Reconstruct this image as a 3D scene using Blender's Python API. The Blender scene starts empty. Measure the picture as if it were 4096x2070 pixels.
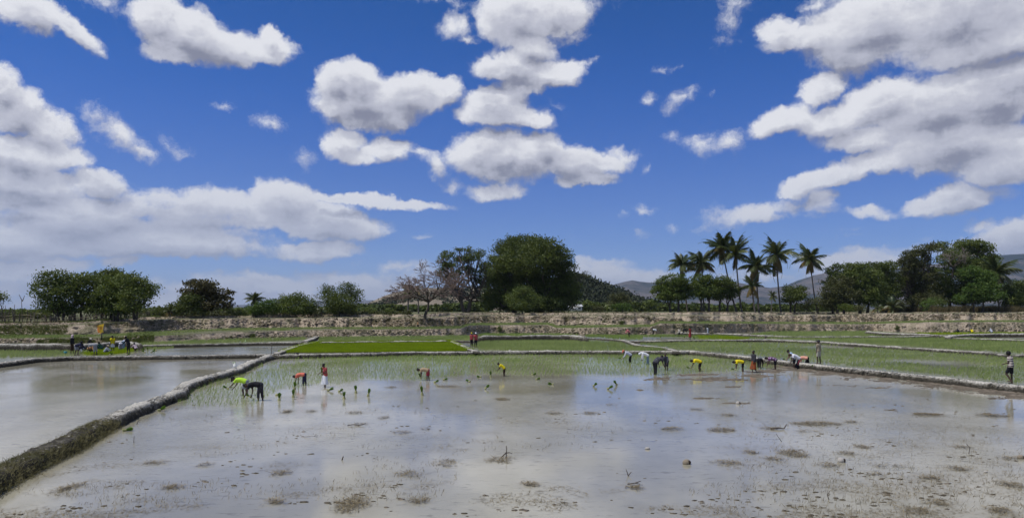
import bpy, bmesh, math, random
import numpy as np
from mathutils import Vector, Matrix
R = math.radians
random.seed(7); rng = np.random.default_rng(7)
scene = bpy.context.scene
COL = scene.collection

# ------------------------------------------------------------------ camera, light, exposure
F = 3036.0; HY = 1235.0; CX = 2048.0; CH = 4.1          # focal length in photo pixels, horizon row, centre column, eye height
cam_data = bpy.data.cameras.new('camera'); cam = bpy.data.objects.new('camera', cam_data); COL.objects.link(cam)
cam.location = (0, 0, CH); cam.rotation_euler = (R(90), 0, 0)
cam_data.sensor_width = 36; cam_data.lens = 36*F/4096; cam_data.shift_y = (HY-1035)/4096
cam_data.clip_start = 0.1; cam_data.clip_end = 30000
scene.camera = cam
scene.view_settings.view_transform = 'Standard'; scene.view_settings.look = 'None'
scene.view_settings.exposure = 0.0; scene.view_settings.gamma = 1.0; scene.view_settings.use_curve_mapping = False
scene.cycles.use_adaptive_sampling = True; scene.cycles.adaptive_threshold = 0.012; scene.cycles.adaptive_min_samples = 16
scene.cycles.use_denoising = True
scene.cycles.max_bounces = 6; scene.cycles.diffuse_bounces = 2; scene.cycles.glossy_bounces = 3
scene.cycles.transmission_bounces = 2; scene.cycles.volume_bounces = 0; scene.cycles.transparent_max_bounces = 8
scene.cycles.caustics_reflective = False; scene.cycles.caustics_refractive = False
scene.cycles.sample_clamp_indirect = 4

SUN_EL = R(62); SUN_AZ = R(-106)           # azimuth from +Y (ahead of the camera) towards +X; the sun stands high on the left, a little behind the camera
sd = Vector((math.sin(SUN_AZ)*math.cos(SUN_EL), math.cos(SUN_AZ)*math.cos(SUN_EL), math.sin(SUN_EL)))
sun_l = bpy.data.lights.new('sun', 'SUN'); sun_l.energy = 3.4; sun_l.angle = R(0.55); sun_l.color = (1.0, 0.955, 0.89)
sun_o = bpy.data.objects.new('sun', sun_l); COL.objects.link(sun_o); sun_o.location = (-40, 20, 80)
sun_o.rotation_euler = (-sd).to_track_quat('-Z', 'Y').to_euler()

# ------------------------------------------------------------------ node helpers
def nn(t, typ, **kw):
    n = t.nodes.new(typ)
    for k, v in kw.items():
        setattr(n, k, v)
    return n
def lk(t, a, b): t.links.new(a, b)
def setin(t, n, i, v):
    if v is None: return
    if isinstance(v, bpy.types.NodeSocket): t.links.new(v, n.inputs[i])
    else: n.inputs[i].default_value = v
def M(t, op, a, b=None, c=None, clamp=False):
    n = nn(t, 'ShaderNodeMath', operation=op, use_clamp=clamp)
    setin(t, n, 0, a); setin(t, n, 1, b); setin(t, n, 2, c)
    return n.outputs[0]
def VM(t, op, a, b=None, out=0, scale=None):
    n = nn(t, 'ShaderNodeVectorMath', operation=op)
    setin(t, n, 0, a); setin(t, n, 1, b)
    if scale is not None: setin(t, n, 3, scale)
    return n.outputs[out]
def NZ(t, vec, scale, detail=3, rough=0.5, dist=0.0, out='Fac', dim='3D', lac=2.0):
    n = nn(t, 'ShaderNodeTexNoise', noise_dimensions=dim)
    if vec is not None: t.links.new(vec, n.inputs['Vector'])
    n.inputs['Scale'].default_value = scale; n.inputs['Detail'].default_value = detail
    n.inputs['Roughness'].default_value = rough; n.inputs['Distortion'].default_value = dist
    n.inputs['Lacunarity'].default_value = lac
    return n.outputs[out]
def MR(t, v, a, b, c=0.0, d=1.0, smooth=False):
    n = nn(t, 'ShaderNodeMapRange', interpolation_type='SMOOTHSTEP' if smooth else 'LINEAR')
    setin(t, n, 0, v); setin(t, n, 1, a); setin(t, n, 2, b); setin(t, n, 3, c); setin(t, n, 4, d)
    return n.outputs[0]
def MX(t, f, a, b, blend='MIX'):
    n = nn(t, 'ShaderNodeMix', data_type='RGBA', blend_type=blend)
    setin(t, n, 0, f)
    for i, v in ((6, a), (7, b)):
        if isinstance(v, bpy.types.NodeSocket): t.links.new(v, n.inputs[i])
        else: n.inputs[i].default_value = (v[0], v[1], v[2], 1)
    return n.outputs[2]

# ------------------------------------------------------------------ world: Nishita sky with procedural cumulus by direction
BL = [ # centre x, y, half width, half height (photo pixels), tilt clockwise deg, strength
(130,60,190,80,15,.95),(300,130,140,55,25,.9),(395,205,60,25,42,.7),(430,20,90,60,0,.4),
(650,60,120,85,0,1),(770,150,220,115,12,1.1),(900,195,210,85,6,1),(1085,215,110,70,0,1),(1085,150,55,45,0,.8),(720,230,150,50,0,.8),(560,60,60,30,0,.5),
(0,340,80,110,30,1.1),(60,440,170,120,32,1.2),(160,500,170,90,25,1.1),(60,610,270,85,0,1.1),(240,620,150,55,0,.9),(100,720,300,85,0,1.2),(390,730,150,65,18,1),(60,790,230,45,0,1.0),
(480,555,150,55,32,.75),(560,615,75,40,10,.75),(700,605,75,45,35,.45),(340,460,60,30,30,.35),
(300,860,480,110,0,1.0),(800,850,420,110,0,1),(1150,800,150,95,0,1.1),(1260,870,260,90,5,1.1),(60,930,380,95,0,1.1),(700,960,560,80,0,1.1),(1250,1000,220,55,0,1),(1480,900,120,35,0,.6),
(1560,812,300,26,3,.8),(1380,790,240,24,2,.8),(500,1050,100,28,0,.8),(100,1065,360,50,0,.85),(200,1140,560,50,0,.75),(950,1140,560,45,0,.70),(1450,1105,300,50,0,.72),(650,1205,800,45,0,.6),(1580,1060,160,30,0,.7),(1250,1175,420,40,0,.6),(1430,1050,60,22,0,.77),(1050,1120,140,30,0,.8),
(1330,330,85,90,0,1.05),(1410,330,120,90,0,1.1),(1460,420,215,120,0,1.2),(1630,385,180,95,-8,1.15),(1770,365,100,60,-22,.95),(1330,430,70,60,0,.9),(1540,465,170,70,0,1),(1370,570,100,70,10,.85),(1545,600,120,60,0,.9),(1440,630,100,40,10,.8),
(2080,70,190,130,10,1.0),(2210,60,170,110,0,.95),(2130,190,120,60,25,.95),(1805,105,65,60,-15,.75),(1865,165,45,18,0,.6),(1780,10,130,35,0,.5),(2290,140,80,35,-15,.7),(2350,20,150,45,0,.5),
(2060,270,150,75,10,1.05),(1970,270,90,55,0,.95),(2225,300,120,60,-8,1),(2320,255,80,25,-15,.6),(2090,340,150,50,0,.8),(2370,225,60,15,-10,.4),
(1985,405,150,75,-5,1.05),(1990,455,190,65,0,1.1),(2125,470,110,45,10,.9),(2240,430,40,25,20,.35),
(1910,590,110,75,-10,1.1),(1990,625,220,105,0,1.2),(2100,640,180,95,0,1.1),(2165,600,100,85,0,1.1),(2250,640,190,75,8,1.1),(2400,645,150,45,8,.85),(2490,625,85,40,10,.7),(2340,715,150,32,0,.8),(1760,660,50,50,0,.75),
(1985,757,130,50,0,.85),(1815,740,55,33,0,.5),(2590,680,42,28,0,.5),(1700,617,55,24,0,.5),
(905,433,60,17,5,.4),(1095,497,80,36,0,.5),(1215,620,60,62,-20,.45),(2720,388,80,36,-25,.62),(2845,382,40,20,-25,.35),(2590,395,38,24,0,.42),(2650,280,70,20,0,.3),
(2500,865,55,26,0,.5),(2570,850,62,30,0,.52),(2540,927,45,22,0,.42),(2690,905,35,18,0,.3),(2690,553,42,25,0,.5),(2790,590,85,38,8,.55),(2905,585,90,45,-32,.55),(1711,952,55,20,0,.6),(1700,1060,120,40,0,.5),
(2915,90,60,100,12,.5),(2950,10,80,40,0,.4),(3120,110,120,65,0,.9),(3210,150,190,50,-4,.9),(3500,120,320,165,0,1.2),(3820,90,420,180,0,1.3),(3960,180,330,110,-5,1.2),(3430,215,190,60,10,.9),(3290,10,110,45,0,.6),
(3290,345,120,65,-25,.85),(3140,480,170,65,-18,.95),(3350,470,220,75,-5,1),(3520,400,210,95,-10,1.1),(3720,430,320,125,-5,1.2),(3980,380,320,150,-8,1.3),(3450,560,200,65,5,.95),(3800,580,370,115,0,1.2),(4020,640,260,110,0,1.2),
(3500,650,270,55,-14,1),(3340,690,200,55,-18,.95),(3220,740,140,55,-22,.9),(3280,800,85,70,0,.75),(3040,850,230,45,-8,.65),
(3490,840,140,34,3,.7),(3810,785,160,70,0,1),(3700,820,130,55,0,.9),(4010,750,110,50,0,.55),(3950,893,110,28,0,.55),(3430,915,230,26,-3,.35),
(3900,980,220,60,-8,.95),(4070,950,170,95,0,1.05),(3640,1010,260,58,-8,.75),(3440,1050,320,60,-5,.7),(2335,1045,60,55,0,.9),(2400,1085,180,65,0,.95),(2560,1110,190,55,0,.8),(3000,1110,330,60,0,.55)]


def blob_geo(b):
    cx, cy, rx, ry, rot, s = b
    x = (cx-CX)/F; z = (HY-cy)/F; h = math.hypot(x, 1)
    if s < .78: s *= (.54 if cy < 800 else .74); rx *= 1.15; ry *= 1.2        # thin wisps
    return math.atan2(x, 1), math.atan2(z, h), 1.14*rx/F/h**2, 1.14*ry/F/h/(1+z*z), rot, s

def density_group(name, blobs, generic):
    """cloud thickness for a direction (azimuth, elevation): soft ellipses or plain noise, broken up by turbulence"""
    g = bpy.data.node_groups.new(name, 'ShaderNodeTree')
    g.interface.new_socket('P', in_out='INPUT', socket_type='NodeSocketVector')
    g.interface.new_socket('d', in_out='OUTPUT', socket_type='NodeSocketFloat'); g.interface.new_socket('body', in_out='OUTPUT', socket_type='NodeSocketFloat')
    i = nn(g, 'NodeGroupInput'); o = nn(g, 'NodeGroupOutput')
    P = i.outputs[0]
    w1 = VM(g, 'SUBTRACT', NZ(g, P, 5.0, 1, .5, out='Color'), (.5, .5, .5))
    w2 = VM(g, 'SUBTRACT', NZ(g, P, 19.0, 5, .68, out='Color'), (.5, .5, .5))
    Q = VM(g, 'ADD', VM(g, 'ADD', P, VM(g, 'SCALE', w1, scale=.018)), VM(g, 'SCALE', w2, scale=.036))
    fs = nn(g, 'ShaderNodeSeparateXYZ'); lk(g, Q, fs.inputs[0])
    D = None
    for (az, el, rx, ry, rot, s) in blobs:
        m = nn(g, 'ShaderNodeMapping', vector_type='TEXTURE')
        cv = nn(g, 'ShaderNodeCombineXYZ'); lk(g, fs.outputs[0], cv.inputs[0]); lk(g, fs.outputs[1], cv.inputs[1])
        if D is not None: lk(g, D, cv.inputs[2])       # evaluated one after the other (keeps the shader's stack small)
        lk(g, cv.outputs[0], m.inputs[0]); m.inputs[1].default_value = (az, el, 0)
        m.inputs[2].default_value = (0, 0, -R(rot)); m.inputs[3].default_value = (rx, ry, 1e7)
        l = VM(g, 'LENGTH', m.outputs[0], out=1)
        w = M(g, 'MULTIPLY_ADD', l, -s, s)
        D = w if D is None else M(g, 'SMOOTH_MAX', D, w, .15)
    if generic:
        gen = MR(g, NZ(g, VM(g, 'MULTIPLY', Q, (1, 1.7, 1)), 2.8, 3, .55), .47, .72, -.2, 1.1)
        D = gen if D is None else M(g, 'MAXIMUM', D, gen)
    if D is None: D = M(g, 'ADD', -1.0, 0.0)
    fb = NZ(g, VM(g, 'MULTIPLY', Q, (1, 1.5, 1)), 13.0, 8, .66)
    fine = M(g, 'ADD', M(g, 'MULTIPLY_ADD', fb, 1.25, -.625), M(g, 'MULTIPLY_ADD', NZ(g, VM(g, 'ADD', P, VM(g, 'SCALE', w2, scale=.03)), 55.0, 5, .72), .72, -.36))
    D = M(g, 'MAXIMUM', D, -.45)
    E = M(g, 'MINIMUM', M(g, 'MULTIPLY', D, 1.75), M(g, 'MULTIPLY_ADD', D, .55, .50))
    py_ = nn(g, 'ShaderNodeSeparateXYZ'); lk(g, P, py_.inputs[0])
    stk = M(g, 'MULTIPLY', MR(g, py_.outputs[1], .06, .22, 1.0, 0.0, smooth=True), M(g, 'MULTIPLY_ADD', NZ(g, VM(g, 'MULTIPLY', Q, (1, 4.5, 1)), 5.5, 3, .55), 2.6, -1.38))   # layered towards the horizon
    d = M(g, 'SUBTRACT', M(g, 'ADD', M(g, 'ADD', E, fine), stk), .16)
    lk(g, d, o.inputs[0]); lk(g, D, o.inputs[1])
    return g

world = bpy.data.worlds.new('World'); scene.world = world; world.use_nodes = True
t = world.node_tree; t.nodes.clear()
tc = nn(t, 'ShaderNodeTexCoord')
dirv = VM(t, 'NORMALIZE', tc.outputs['Generated'])
sp = nn(t, 'ShaderNodeSeparateXYZ'); lk(t, dirv, sp.inputs[0])
az = M(t, 'ARCTAN2', sp.outputs[0], sp.outputs[1]); el = M(t, 'ARCSINE', sp.outputs[2])
cb = nn(t, 'ShaderNodeCombineXYZ'); lk(t, az, cb.inputs[0]); lk(t, el, cb.inputs[1])
Pp = cb.outputs[0]
sky = nn(t, 'ShaderNodeTexSky', sky_type='NISHITA'); sky.sun_disc = False
sky.sun_elevation = SUN_EL; sky.sun_rotation = SUN_AZ; sky.altitude = 0; sky.air_density = 1.0; sky.dust_density = 0.6; sky.ozone_density = 2.2
ramp = nn(t, 'ShaderNodeValToRGB'); lk(t, M(t, 'MULTIPLY', el, 2.0), ramp.inputs[0])     # the camera's deep, saturated rendering of that sky
cr = ramp.color_ramp; cr.interpolation = 'B_SPLINE'
stops = [(0.0, (.80, 1.10, 2.2)), (.06, (.68, .92, 1.75)), (.17, (.50, .70, 1.34)), (.335, (.41, .62, 1.24)), (.54, (.22, .55, 1.25)), (.76, (.13, .48, 1.06)), (1.0, (.13, .48, 1.0))]
cr.elements[0].position = stops[0][0]; cr.elements[1].position = stops[-1][0]
for p, c in stops[1:-1]: cr.elements.new(p)
for e, (p, c) in zip(cr.elements, stops): e.color = (c[0]/2.5, c[1]/2.5, c[2]/2.5, 1)
SKS = 0.08
scol = VM(t, 'SCALE', VM(t, 'MULTIPLY', sky.outputs[0], ramp.outputs[0]), scale=SKS*2.5)

BIGN = NZ(t, VM(t, 'MULTIPLY', Pp, (1, 2.4, 1)), 8.0, 4, .6)
def sky_branch(dens, cheap=False):
    """background closure: blue sky with the clouds of one density group"""
    g1 = nn(t, 'ShaderNodeGroup', node_tree=dens); lk(t, Pp, g1.inputs[0])
    d1 = g1.outputs[0]
    alpha = MR(t, d1, -.10, 0.52, smooth=True)
    if cheap:
        lit = MR(t, d1, 1.2, .1, .35, .9)
    else:
        g2 = nn(t, 'ShaderNodeGroup', node_tree=dens); lk(t, VM(t, 'ADD', Pp, (-.006, .019, 0)), g2.inputs[0])
        dS = M(t, 'SUBTRACT', g1.outputs[1], g2.outputs[1])                          # how the body thins towards the sun: sunlit tops, shaded bases
        dN = M(t, 'SUBTRACT', M(t, 'SUBTRACT', d1, g2.outputs[0]), dS)               # billows
        lit = M(t, 'ADD', MR(t, dS, -.60, .42), M(t, 'MULTIPLY', dN, .40))
        lit = M(t, 'SUBTRACT', lit, MR(t, g1.outputs[1], .35, 1.4, 0, .42))
        lit = M(t, 'ADD', lit, MR(t, BIGN, .35, .65, -.20, .20), clamp=True)
    ccol = MX(t, MR(t, lit, .0, .5, smooth=True), (.24, .255, .335), (.50, .515, .60)); ccol = MX(t, MR(t, lit, .42, 1.02, smooth=True), ccol, (.80, .81, .855))
    ccol = MX(t, MR(t, el, 0.02, .22, 0.62, 0.0, smooth=True), ccol, (.36, .42, .58))
    fin = MX(t, M(t, 'MULTIPLY', alpha, .97), scol, ccol)
    b = nn(t, 'ShaderNodeBackground'); lk(t, fin, b.inputs[0]); b.inputs[1].default_value = 1.0
    return b.outputs[0]

def mixsh(f, a, b):
    n = nn(t, 'ShaderNodeMixShader'); lk(t, f, n.inputs[0]); lk(t, a, n.inputs[1]); lk(t, b, n.inputs[2])
    return n.outputs[0]

GEO = [blob_geo(b) for b in BL]
def build_tiles(a0, a1, e0, e1, depth):
    """binary tree over the sky: only the branch a ray falls in is evaluated"""
    sel = []
    for b in GEO:
        ca, sa = abs(math.cos(R(b[4]))), abs(math.sin(R(b[4])))
        wx = 1.25*math.hypot(b[2]*ca, b[3]*sa)+.04; wy = 1.25*math.hypot(b[2]*sa, b[3]*ca)+.045
        if b[0]+wx > a0 and b[0]-wx < a1 and b[1]+wy > e0 and b[1]-wy < e1: sel.append(b)
    if depth == 0 or len(sel) <= 6:
        return sky_branch(density_group('cloud_density', sel, False))
    if depth % 2 == 1:
        m = (a0+a1)/2
        return mixsh(M(t, 'GREATER_THAN', az, m), build_tiles(a0, m, e0, e1, depth-1), build_tiles(m, a1, e0, e1, depth-1))
    m = (e0+e1)/2
    return mixsh(M(t, 'GREATER_THAN', el, m), build_tiles(a0, a1, e0, m, depth-1), build_tiles(a0, a1, m, e1, depth-1))
inner = build_tiles(-.68, .68, 0, .48, 5)
outer = sky_branch(density_group('cloud_density_around', [], True), cheap=True)
below = nn(t, 'ShaderNodeBackground'); below.inputs[0].default_value = (.14, .13, .10, 1)
outside = M(t, 'MAXIMUM', M(t, 'GREATER_THAN', M(t, 'ABSOLUTE', az), .68), M(t, 'GREATER_THAN', el, .48))
wo = nn(t, 'ShaderNodeOutputWorld')
lk(t, mixsh(M(t, 'LESS_THAN', el, -.01), mixsh(outside, inner, outer), below.outputs[0]), wo.inputs[0])
world.cycles.sampling_method = 'MANUAL'; world.cycles.sample_map_resolution = 256

# ------------------------------------------------------------------ numpy noise
def _h(ix, iy, iz, seed):
    h = (ix.astype(np.int64)*374761393 + iy.astype(np.int64)*668265263 + iz.astype(np.int64)*2147483647 + seed*1274126177) & 0xffffffff
    h = ((h ^ (h >> 13))*1274126177) & 0xffffffff
    h = ((h ^ (h >> 16))*2246822519) & 0xffffffff
    return ((h ^ (h >> 15)) & 0xffff)/65535.0
def vnoise(x, y, z=None, seed=0):
    x = np.asarray(x, float); y = np.asarray(y, float)
    z = np.zeros_like(x) if z is None else np.asarray(z, float)
    x, y, z = np.broadcast_arrays(x, y, z)
    ix, iy, iz = np.floor(x), np.floor(y), np.floor(z)
    fx, fy, fz = x-ix, y-iy, z-iz
    fx = fx*fx*(3-2*fx); fy = fy*fy*(3-2*fy); fz = fz*fz*(3-2*fz)
    ix, iy, iz = ix.astype(np.int64), iy.astype(np.int64), iz.astype(np.int64)
    r = 0
    for a in (0, 1):
        for b in (0, 1):
            for c in (0, 1):
                r = r + _h(ix+a, iy+b, iz+c, seed)*(fx if a else 1-fx)*(fy if b else 1-fy)*(fz if c else 1-fz)
    return r
def fbm(x, y, z=None, oct=4, seed=0, rough=.5):
    r = 0; a = 1.0; s = 0
    for k in range(oct):
        r = r + a*(vnoise(x*2**k, y*2**k, None if z is None else z*2**k, seed+k)-.5); s += a; a *= rough
    return r/s*2      # about -1..1

# ------------------------------------------------------------------ placing things: photo pixel + height of the surface -> point
def at(px, py, z=0.0):
    d = (CH-z)*F/(py-HY)
    return ((px-CX)/F*d, d, z)
def dist(py, z=0.0): return (CH-z)*F/(py-HY)
def atd(px, d, py):
    return ((px-CX)/F*d, d, CH+(HY-py)*d/F)

# ------------------------------------------------------------------ object helpers
def link(o, parent=None):
    COL.objects.link(o)
    if parent is not None: o.parent = parent
    return o
def tag(o, label=None, cat=None, group=None, kind=None):
    if label: o['label'] = label
    if cat: o['category'] = cat
    if group: o['group'] = group
    if kind: o['kind'] = kind
    return o
def npmesh(name, verts, faces, mat=None, parent=None, attrs=None, smooth=False, pt_attrs=None):
    """verts Nx3 array, faces: array (M,3|4) or list of arrays"""
    verts = np.asarray(verts, np.float32).reshape(-1, 3)
    fl = faces if isinstance(faces, list) else [faces]
    fl = [np.asarray(f, np.int32) for f in fl if len(f)]
    me = bpy.data.meshes.new(name)
    me.vertices.add(len(verts)); me.vertices.foreach_set('co', verts.ravel())
    loops = np.concatenate([f.ravel() for f in fl]); cnt = np.concatenate([np.full(len(f), f.shape[1], np.int32) for f in fl])
    start = np.concatenate([[0], np.cumsum(cnt)[:-1]]).astype(np.int32)
    me.loops.add(len(loops)); me.loops.foreach_set('vertex_index', loops)
    me.polygons.add(len(cnt)); me.polygons.foreach_set('loop_start', start); me.polygons.foreach_set('loop_total', cnt)
    if smooth: me.polygons.foreach_set('use_smooth', np.ones(len(cnt), bool))
    me.update(calc_edges=True)
    for k, v in (attrs or {}).items():
        a = me.attributes.new(k, 'FLOAT', 'FACE'); a.data.foreach_set('value', np.asarray(v, np.float32))
    for k, v in (pt_attrs or {}).items():
        a = me.attributes.new(k, 'FLOAT', 'POINT'); a.data.foreach_set('value', np.asarray(v, np.float32))
    if mat: me.materials.append(mat)
    return link(bpy.data.objects.new(name, me), parent)
def grid_faces(nr, nc):
    i = np.arange(nr-1)[:, None]*nc + np.arange(nc-1)[None, :]
    return np.stack([i, i+1, i+nc+1, i+nc], -1).reshape(-1, 4)
def empty(name, loc, rz=0, label=None, cat=None, group=None, kind=None):
    o = bpy.data.objects.new(name, None); link(o); o.location = loc; o.rotation_euler.z = rz; o.empty_display_size = .3
    return tag(o, label, cat, group, kind)
def tubes_mesh(paths, sides=6):
    """paths: list of (points Nx3, radii N) -> verts, quads"""
    V = []; Fq = []; base = 0
    for pts, rad in paths:
        pts = np.asarray(pts, float); rad = np.asarray(rad, float); n = len(pts)
        tan = np.gradient(pts, axis=0); tan /= np.linalg.norm(tan, axis=1, keepdims=True)+1e-9
        ref = np.array([.31, .17, .93]) if abs(tan[0][2]) < .8 else np.array([.95, .2, .1])
        u = np.cross(tan, ref); u /= np.linalg.norm(u, axis=1, keepdims=True)+1e-9
        v = np.cross(tan, u)
        an = np.arange(sides)*2*np.pi/sides
        ring = pts[:, None]+rad[:, None, None]*(np.cos(an)[None, :, None]*u[:, None]+np.sin(an)[None, :, None]*v[:, None])
        V.append(ring.reshape(-1, 3))
        i = np.arange(n-1)[:, None]*sides; j = np.arange(sides)[None, :]
        q = np.stack([i+j, i+(j+1) % sides, i+sides+(j+1) % sides, i+sides+j], -1).reshape(-1, 4)+base
        Fq.append(q)
        Fq.append(np.array([[base+(n-1)*sides+k for k in (0, sides//3, 2*sides//3, sides-1)]]))
        base += n*sides
    return np.concatenate(V), np.concatenate(Fq)

# ------------------------------------------------------------------ materials
MAT = {}
def newmat(name):
    m = bpy.data.materials.new(name); m.use_nodes = True; t = m.node_tree; t.nodes.clear(); MAT[name] = m
    out = nn(t, 'ShaderNodeOutputMaterial')
    return m, t, out
def principled(t, out, col, rough=.8, bump=None, spec=.3, **kw):
    p = nn(t, 'ShaderNodeBsdfPrincipled')
    if isinstance(col, bpy.types.NodeSocket): lk(t, col, p.inputs['Base Color'])
    else: p.inputs['Base Color'].default_value = (*col, 1)
    setin(t, p, 'Roughness', rough); setin(t, p, 'Specular IOR Level', spec)
    for k, v in kw.items(): setin(t, p, k, v)
    if bump is not None: lk(t, bump, p.inputs['Normal'])
    lk(t, p.outputs[0], out.inputs[0])
    return p
def bumpn(t, h, strength=.5, dist=.05):
    b = nn(t, 'ShaderNodeBump'); lk(t, h, b.inputs['Height']); b.inputs['Strength'].default_value = strength; b.inputs['Distance'].default_value = dist
    return b.outputs[0]
def pos(t): return nn(t, 'ShaderNodeNewGeometry').outputs['Position']
def attr(t, n): return nn(t, 'ShaderNodeAttribute', attribute_name=n).outputs['Fac']

def mat_earth(name, pale, mid, dark, sc=1.0, wet=None, grass=None):
    """dug or piled clay: pale dry crust, darker soil, cracks; 'dry' attribute = how far a spot has dried out"""
    m, t, out = newmat(name); P = pos(t)
    n1 = NZ(t, P, 1.1*sc, 5, .6); n2 = NZ(t, P, 5.5*sc, 5, .65); n3 = NZ(t, P, 22*sc, 3, .6)
    dry = attr(t, 'dry')
    k = M(t, 'ADD', M(t, 'MULTIPLY', dry, .9), M(t, 'MULTIPLY', M(t, 'SUBTRACT', n2, .5), 1.3))
    k = M(t, 'ADD', k, M(t, 'MULTIPLY', M(t, 'SUBTRACT', n1, .5), 1.1))
    c = MX(t, MR(t, k, .1, .5, smooth=True), dark, mid)
    c = MX(t, MR(t, k, .42, .85, smooth=True), c, pale)
    vo = nn(t, 'ShaderNodeTexVoronoi', feature='DISTANCE_TO_EDGE'); lk(t, VM(t, 'ADD', P, VM(t, 'SCALE', NZ(t, P, 3*sc, 3, .6, out='Color'), scale=.5)), vo.inputs['Vector']); vo.inputs['Scale'].default_value = 3.4*sc
    crack = MR(t, vo.outputs['Distance'], 0, .10)
    c = MX(t, MR(t, crack, 0, 1, .55, 0), c, dark)
    if grass is not None:
        gm = MR(t, M(t, 'ADD', NZ(t, P, .55, 4, .6), M(t, 'MULTIPLY', NZ(t, P, 6, 3, .6), .25)), .60, .70, smooth=True)
        c = MX(t, M(t, 'MULTIPLY', gm, MR(t, dry, .2, .9, 1, .35)), c, grass)
    h = M(t, 'ADD', M(t, 'MULTIPLY', n2, .7), M(t, 'ADD', M(t, 'MULTIPLY', n3, .25), M(t, 'MULTIPLY', crack, .25)))
    principled(t, out, c, .9, bumpn(t, h, .9, .10/sc), .15)
    return m
mat_earth('mud_bank', (.58, .55, .475), (.20, .185, .15), (.050, .044, .032), 1.6)
mat_earth('terrace_earth', (.46, .38, .28), (.26, .21, .15), (.068, .055, .037), .8, grass=(.07, .085, .03))
mat_earth('terrace_top', (.30, .27, .20), (.16, .15, .09), (.08, .09, .035), .6, grass=(.10, .13, .035))
mat_earth('wet_mud', (.31, .26, .20), (.205, .170, .125), (.105, .086, .060), 2.0)

def mat_water(name, deep, silt, rough=.06):
    m, t, out = newmat(name); P = pos(t)
    big = NZ(t, VM(t, 'MULTIPLY', P, (1, .6, 1)), .16, 4, .6)
    c = MX(t, MR(t, big, .36, .64, smooth=True), deep, silt)
    c = MX(t, M(t, 'MULTIPLY', NZ(t, VM(t, 'MULTIPLY', P, (.5, 1, 1)), 1.7, 4, .65), .35), c, deep)
    till = NZ(t, VM(t, 'MULTIPLY', P, (.7, 1.4, 1)), 3.2, 5, .68)                     # churned mud showing through the shallows
    c = MX(t, M(t, 'MULTIPLY', MR(t, till, .54, .66, smooth=True), MR(t, NZ(t, P, .23, 3, .6), .38, .6, .12, .8)), c, (deep[0]*.62, deep[1]*.60, deep[2]*.55))
    patch = MR(t, NZ(t, P, .11, 3, .5), .42, .62, smooth=True)        # breeze: rippled and calm stretches
    rip = M(t, 'ADD', NZ(t, VM(t, 'MULTIPLY', P, (.8, 1.6, 1)), 7.5, 3, .55), M(t, 'MULTIPLY', NZ(t, P, 24, 2, .5), .35))
    b = nn(t, 'ShaderNodeBump'); lk(t, rip, b.inputs['Height']); b.inputs['Distance'].default_value = .012
    lk(t, MR(t, patch, 0, 1, .12, .60), b.inputs['Strength'])
    principled(t, out, c, MR(t, patch, 0, 1, rough, rough+.07), b.outputs[0], .5, IOR=1.33)
    return m
mat_water('paddy_water', (.275, .258, .190), (.435, .410, .318), .035)
mat_water('upper_water', (.17, .17, .11), (.27, .26, .19), .13)

def mat_leaf(name, ca, cb, trans=.25, rough=.55, spec=.25):
    """leaf colour varies from clump to clump through the 'tone' attribute (young yellow-green to old dark green)"""
    m, t, out = newmat(name)
    c = MX(t, attr(t, 'tone'), ca, cb)
    p = nn(t, 'ShaderNodeBsdfPrincipled'); lk(t, c, p.inputs['Base Color']); p.inputs['Roughness'].default_value = rough; p.inputs['Specular IOR Level'].default_value = spec
    tr = nn(t, 'ShaderNodeBsdfTranslucent'); lk(t, MX(t, .5, c, (cb[0]*1.6, cb[1]*1.5, cb[2]*.8)), tr.inputs[0])
    mx = nn(t, 'ShaderNodeMixShader'); mx.inputs[0].default_value = trans
    lk(t, p.outputs[0], mx.inputs[1]); lk(t, tr.outputs[0], mx.inputs[2]); lk(t, mx.outputs[0], out.inputs[0])
    return m
mat_leaf('leaf_dark', (.042, .068, .017), (.130, .160, .034))
mat_leaf('leaf_grove', (.050, .082, .022), (.155, .19, .042))
mat_leaf('leaf_green', (.042, .080, .018), (.150, .185, .034))
mat_leaf('leaf_fresh', (.045, .092, .018), (.125, .19, .035))
mat_leaf('leaf_olive', (.045, .056, .022), (.125, .130, .045))
mat_leaf('leaf_brown', (.045, .044, .018), (.110, .098, .038))
mat_leaf('palm_leaf', (.034, .060, .020), (.16, .17, .055), .2, .4, .4)
mat_leaf('palm_dry', (.12, .085, .03), (.26, .20, .07), .2)
mat_leaf('rice', (.15, .23, .050), (.31, .41, .11), .3, .5)
mat_leaf('rice_pale', (.18, .25, .070), (.36, .43, .15), .3, .5)
mat_leaf('nursery', (.21, .30, .004), (.32, .42, .010), .35, .5)
mat_leaf('bundle_leaf', (.055, .13, .012), (.17, .29, .03), .3, .5)
mat_leaf('dry_grass', (.075, .065, .030), (.19, .155, .075), .2, .7)
mat_leaf('bank_grass', (.065, .070, .028), (.23, .205, .10), .2, .7)
mat_leaf('straw', (.085, .068, .036), (.31, .25, .14), .1, .7)
mat_leaf('scrub', (.020, .030, .014), (.050, .060, .026), .1, .7)
def mat_plain(name, col, rough=.75, nscale=8, var=.25, spec=.25, metallic=0):
    m, t, out = newmat(name)
    tcn = nn(t, 'ShaderNodeTexCoord').outputs['Object']
    n = NZ(t, tcn, nscale, 4, .6)
    c = MX(t, M(t, 'MULTIPLY', n, var*2), col, (col[0]*.55, col[1]*.55, col[2]*.55))
    principled(t, out, c, rough, bumpn(t, n, .3, .01), spec)
    return m
mat_plain('bark', (.11, .09, .07), .9, 5, .45)
mat_plain('bark_pale', (.27, .23, .20), .9, 5, .4)
mat_plain('twig_red', (.23, .17, .14), .9, 5, .3)
mat_plain('dead_wood', (.15, .125, .10), .9, 9, .4)
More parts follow.
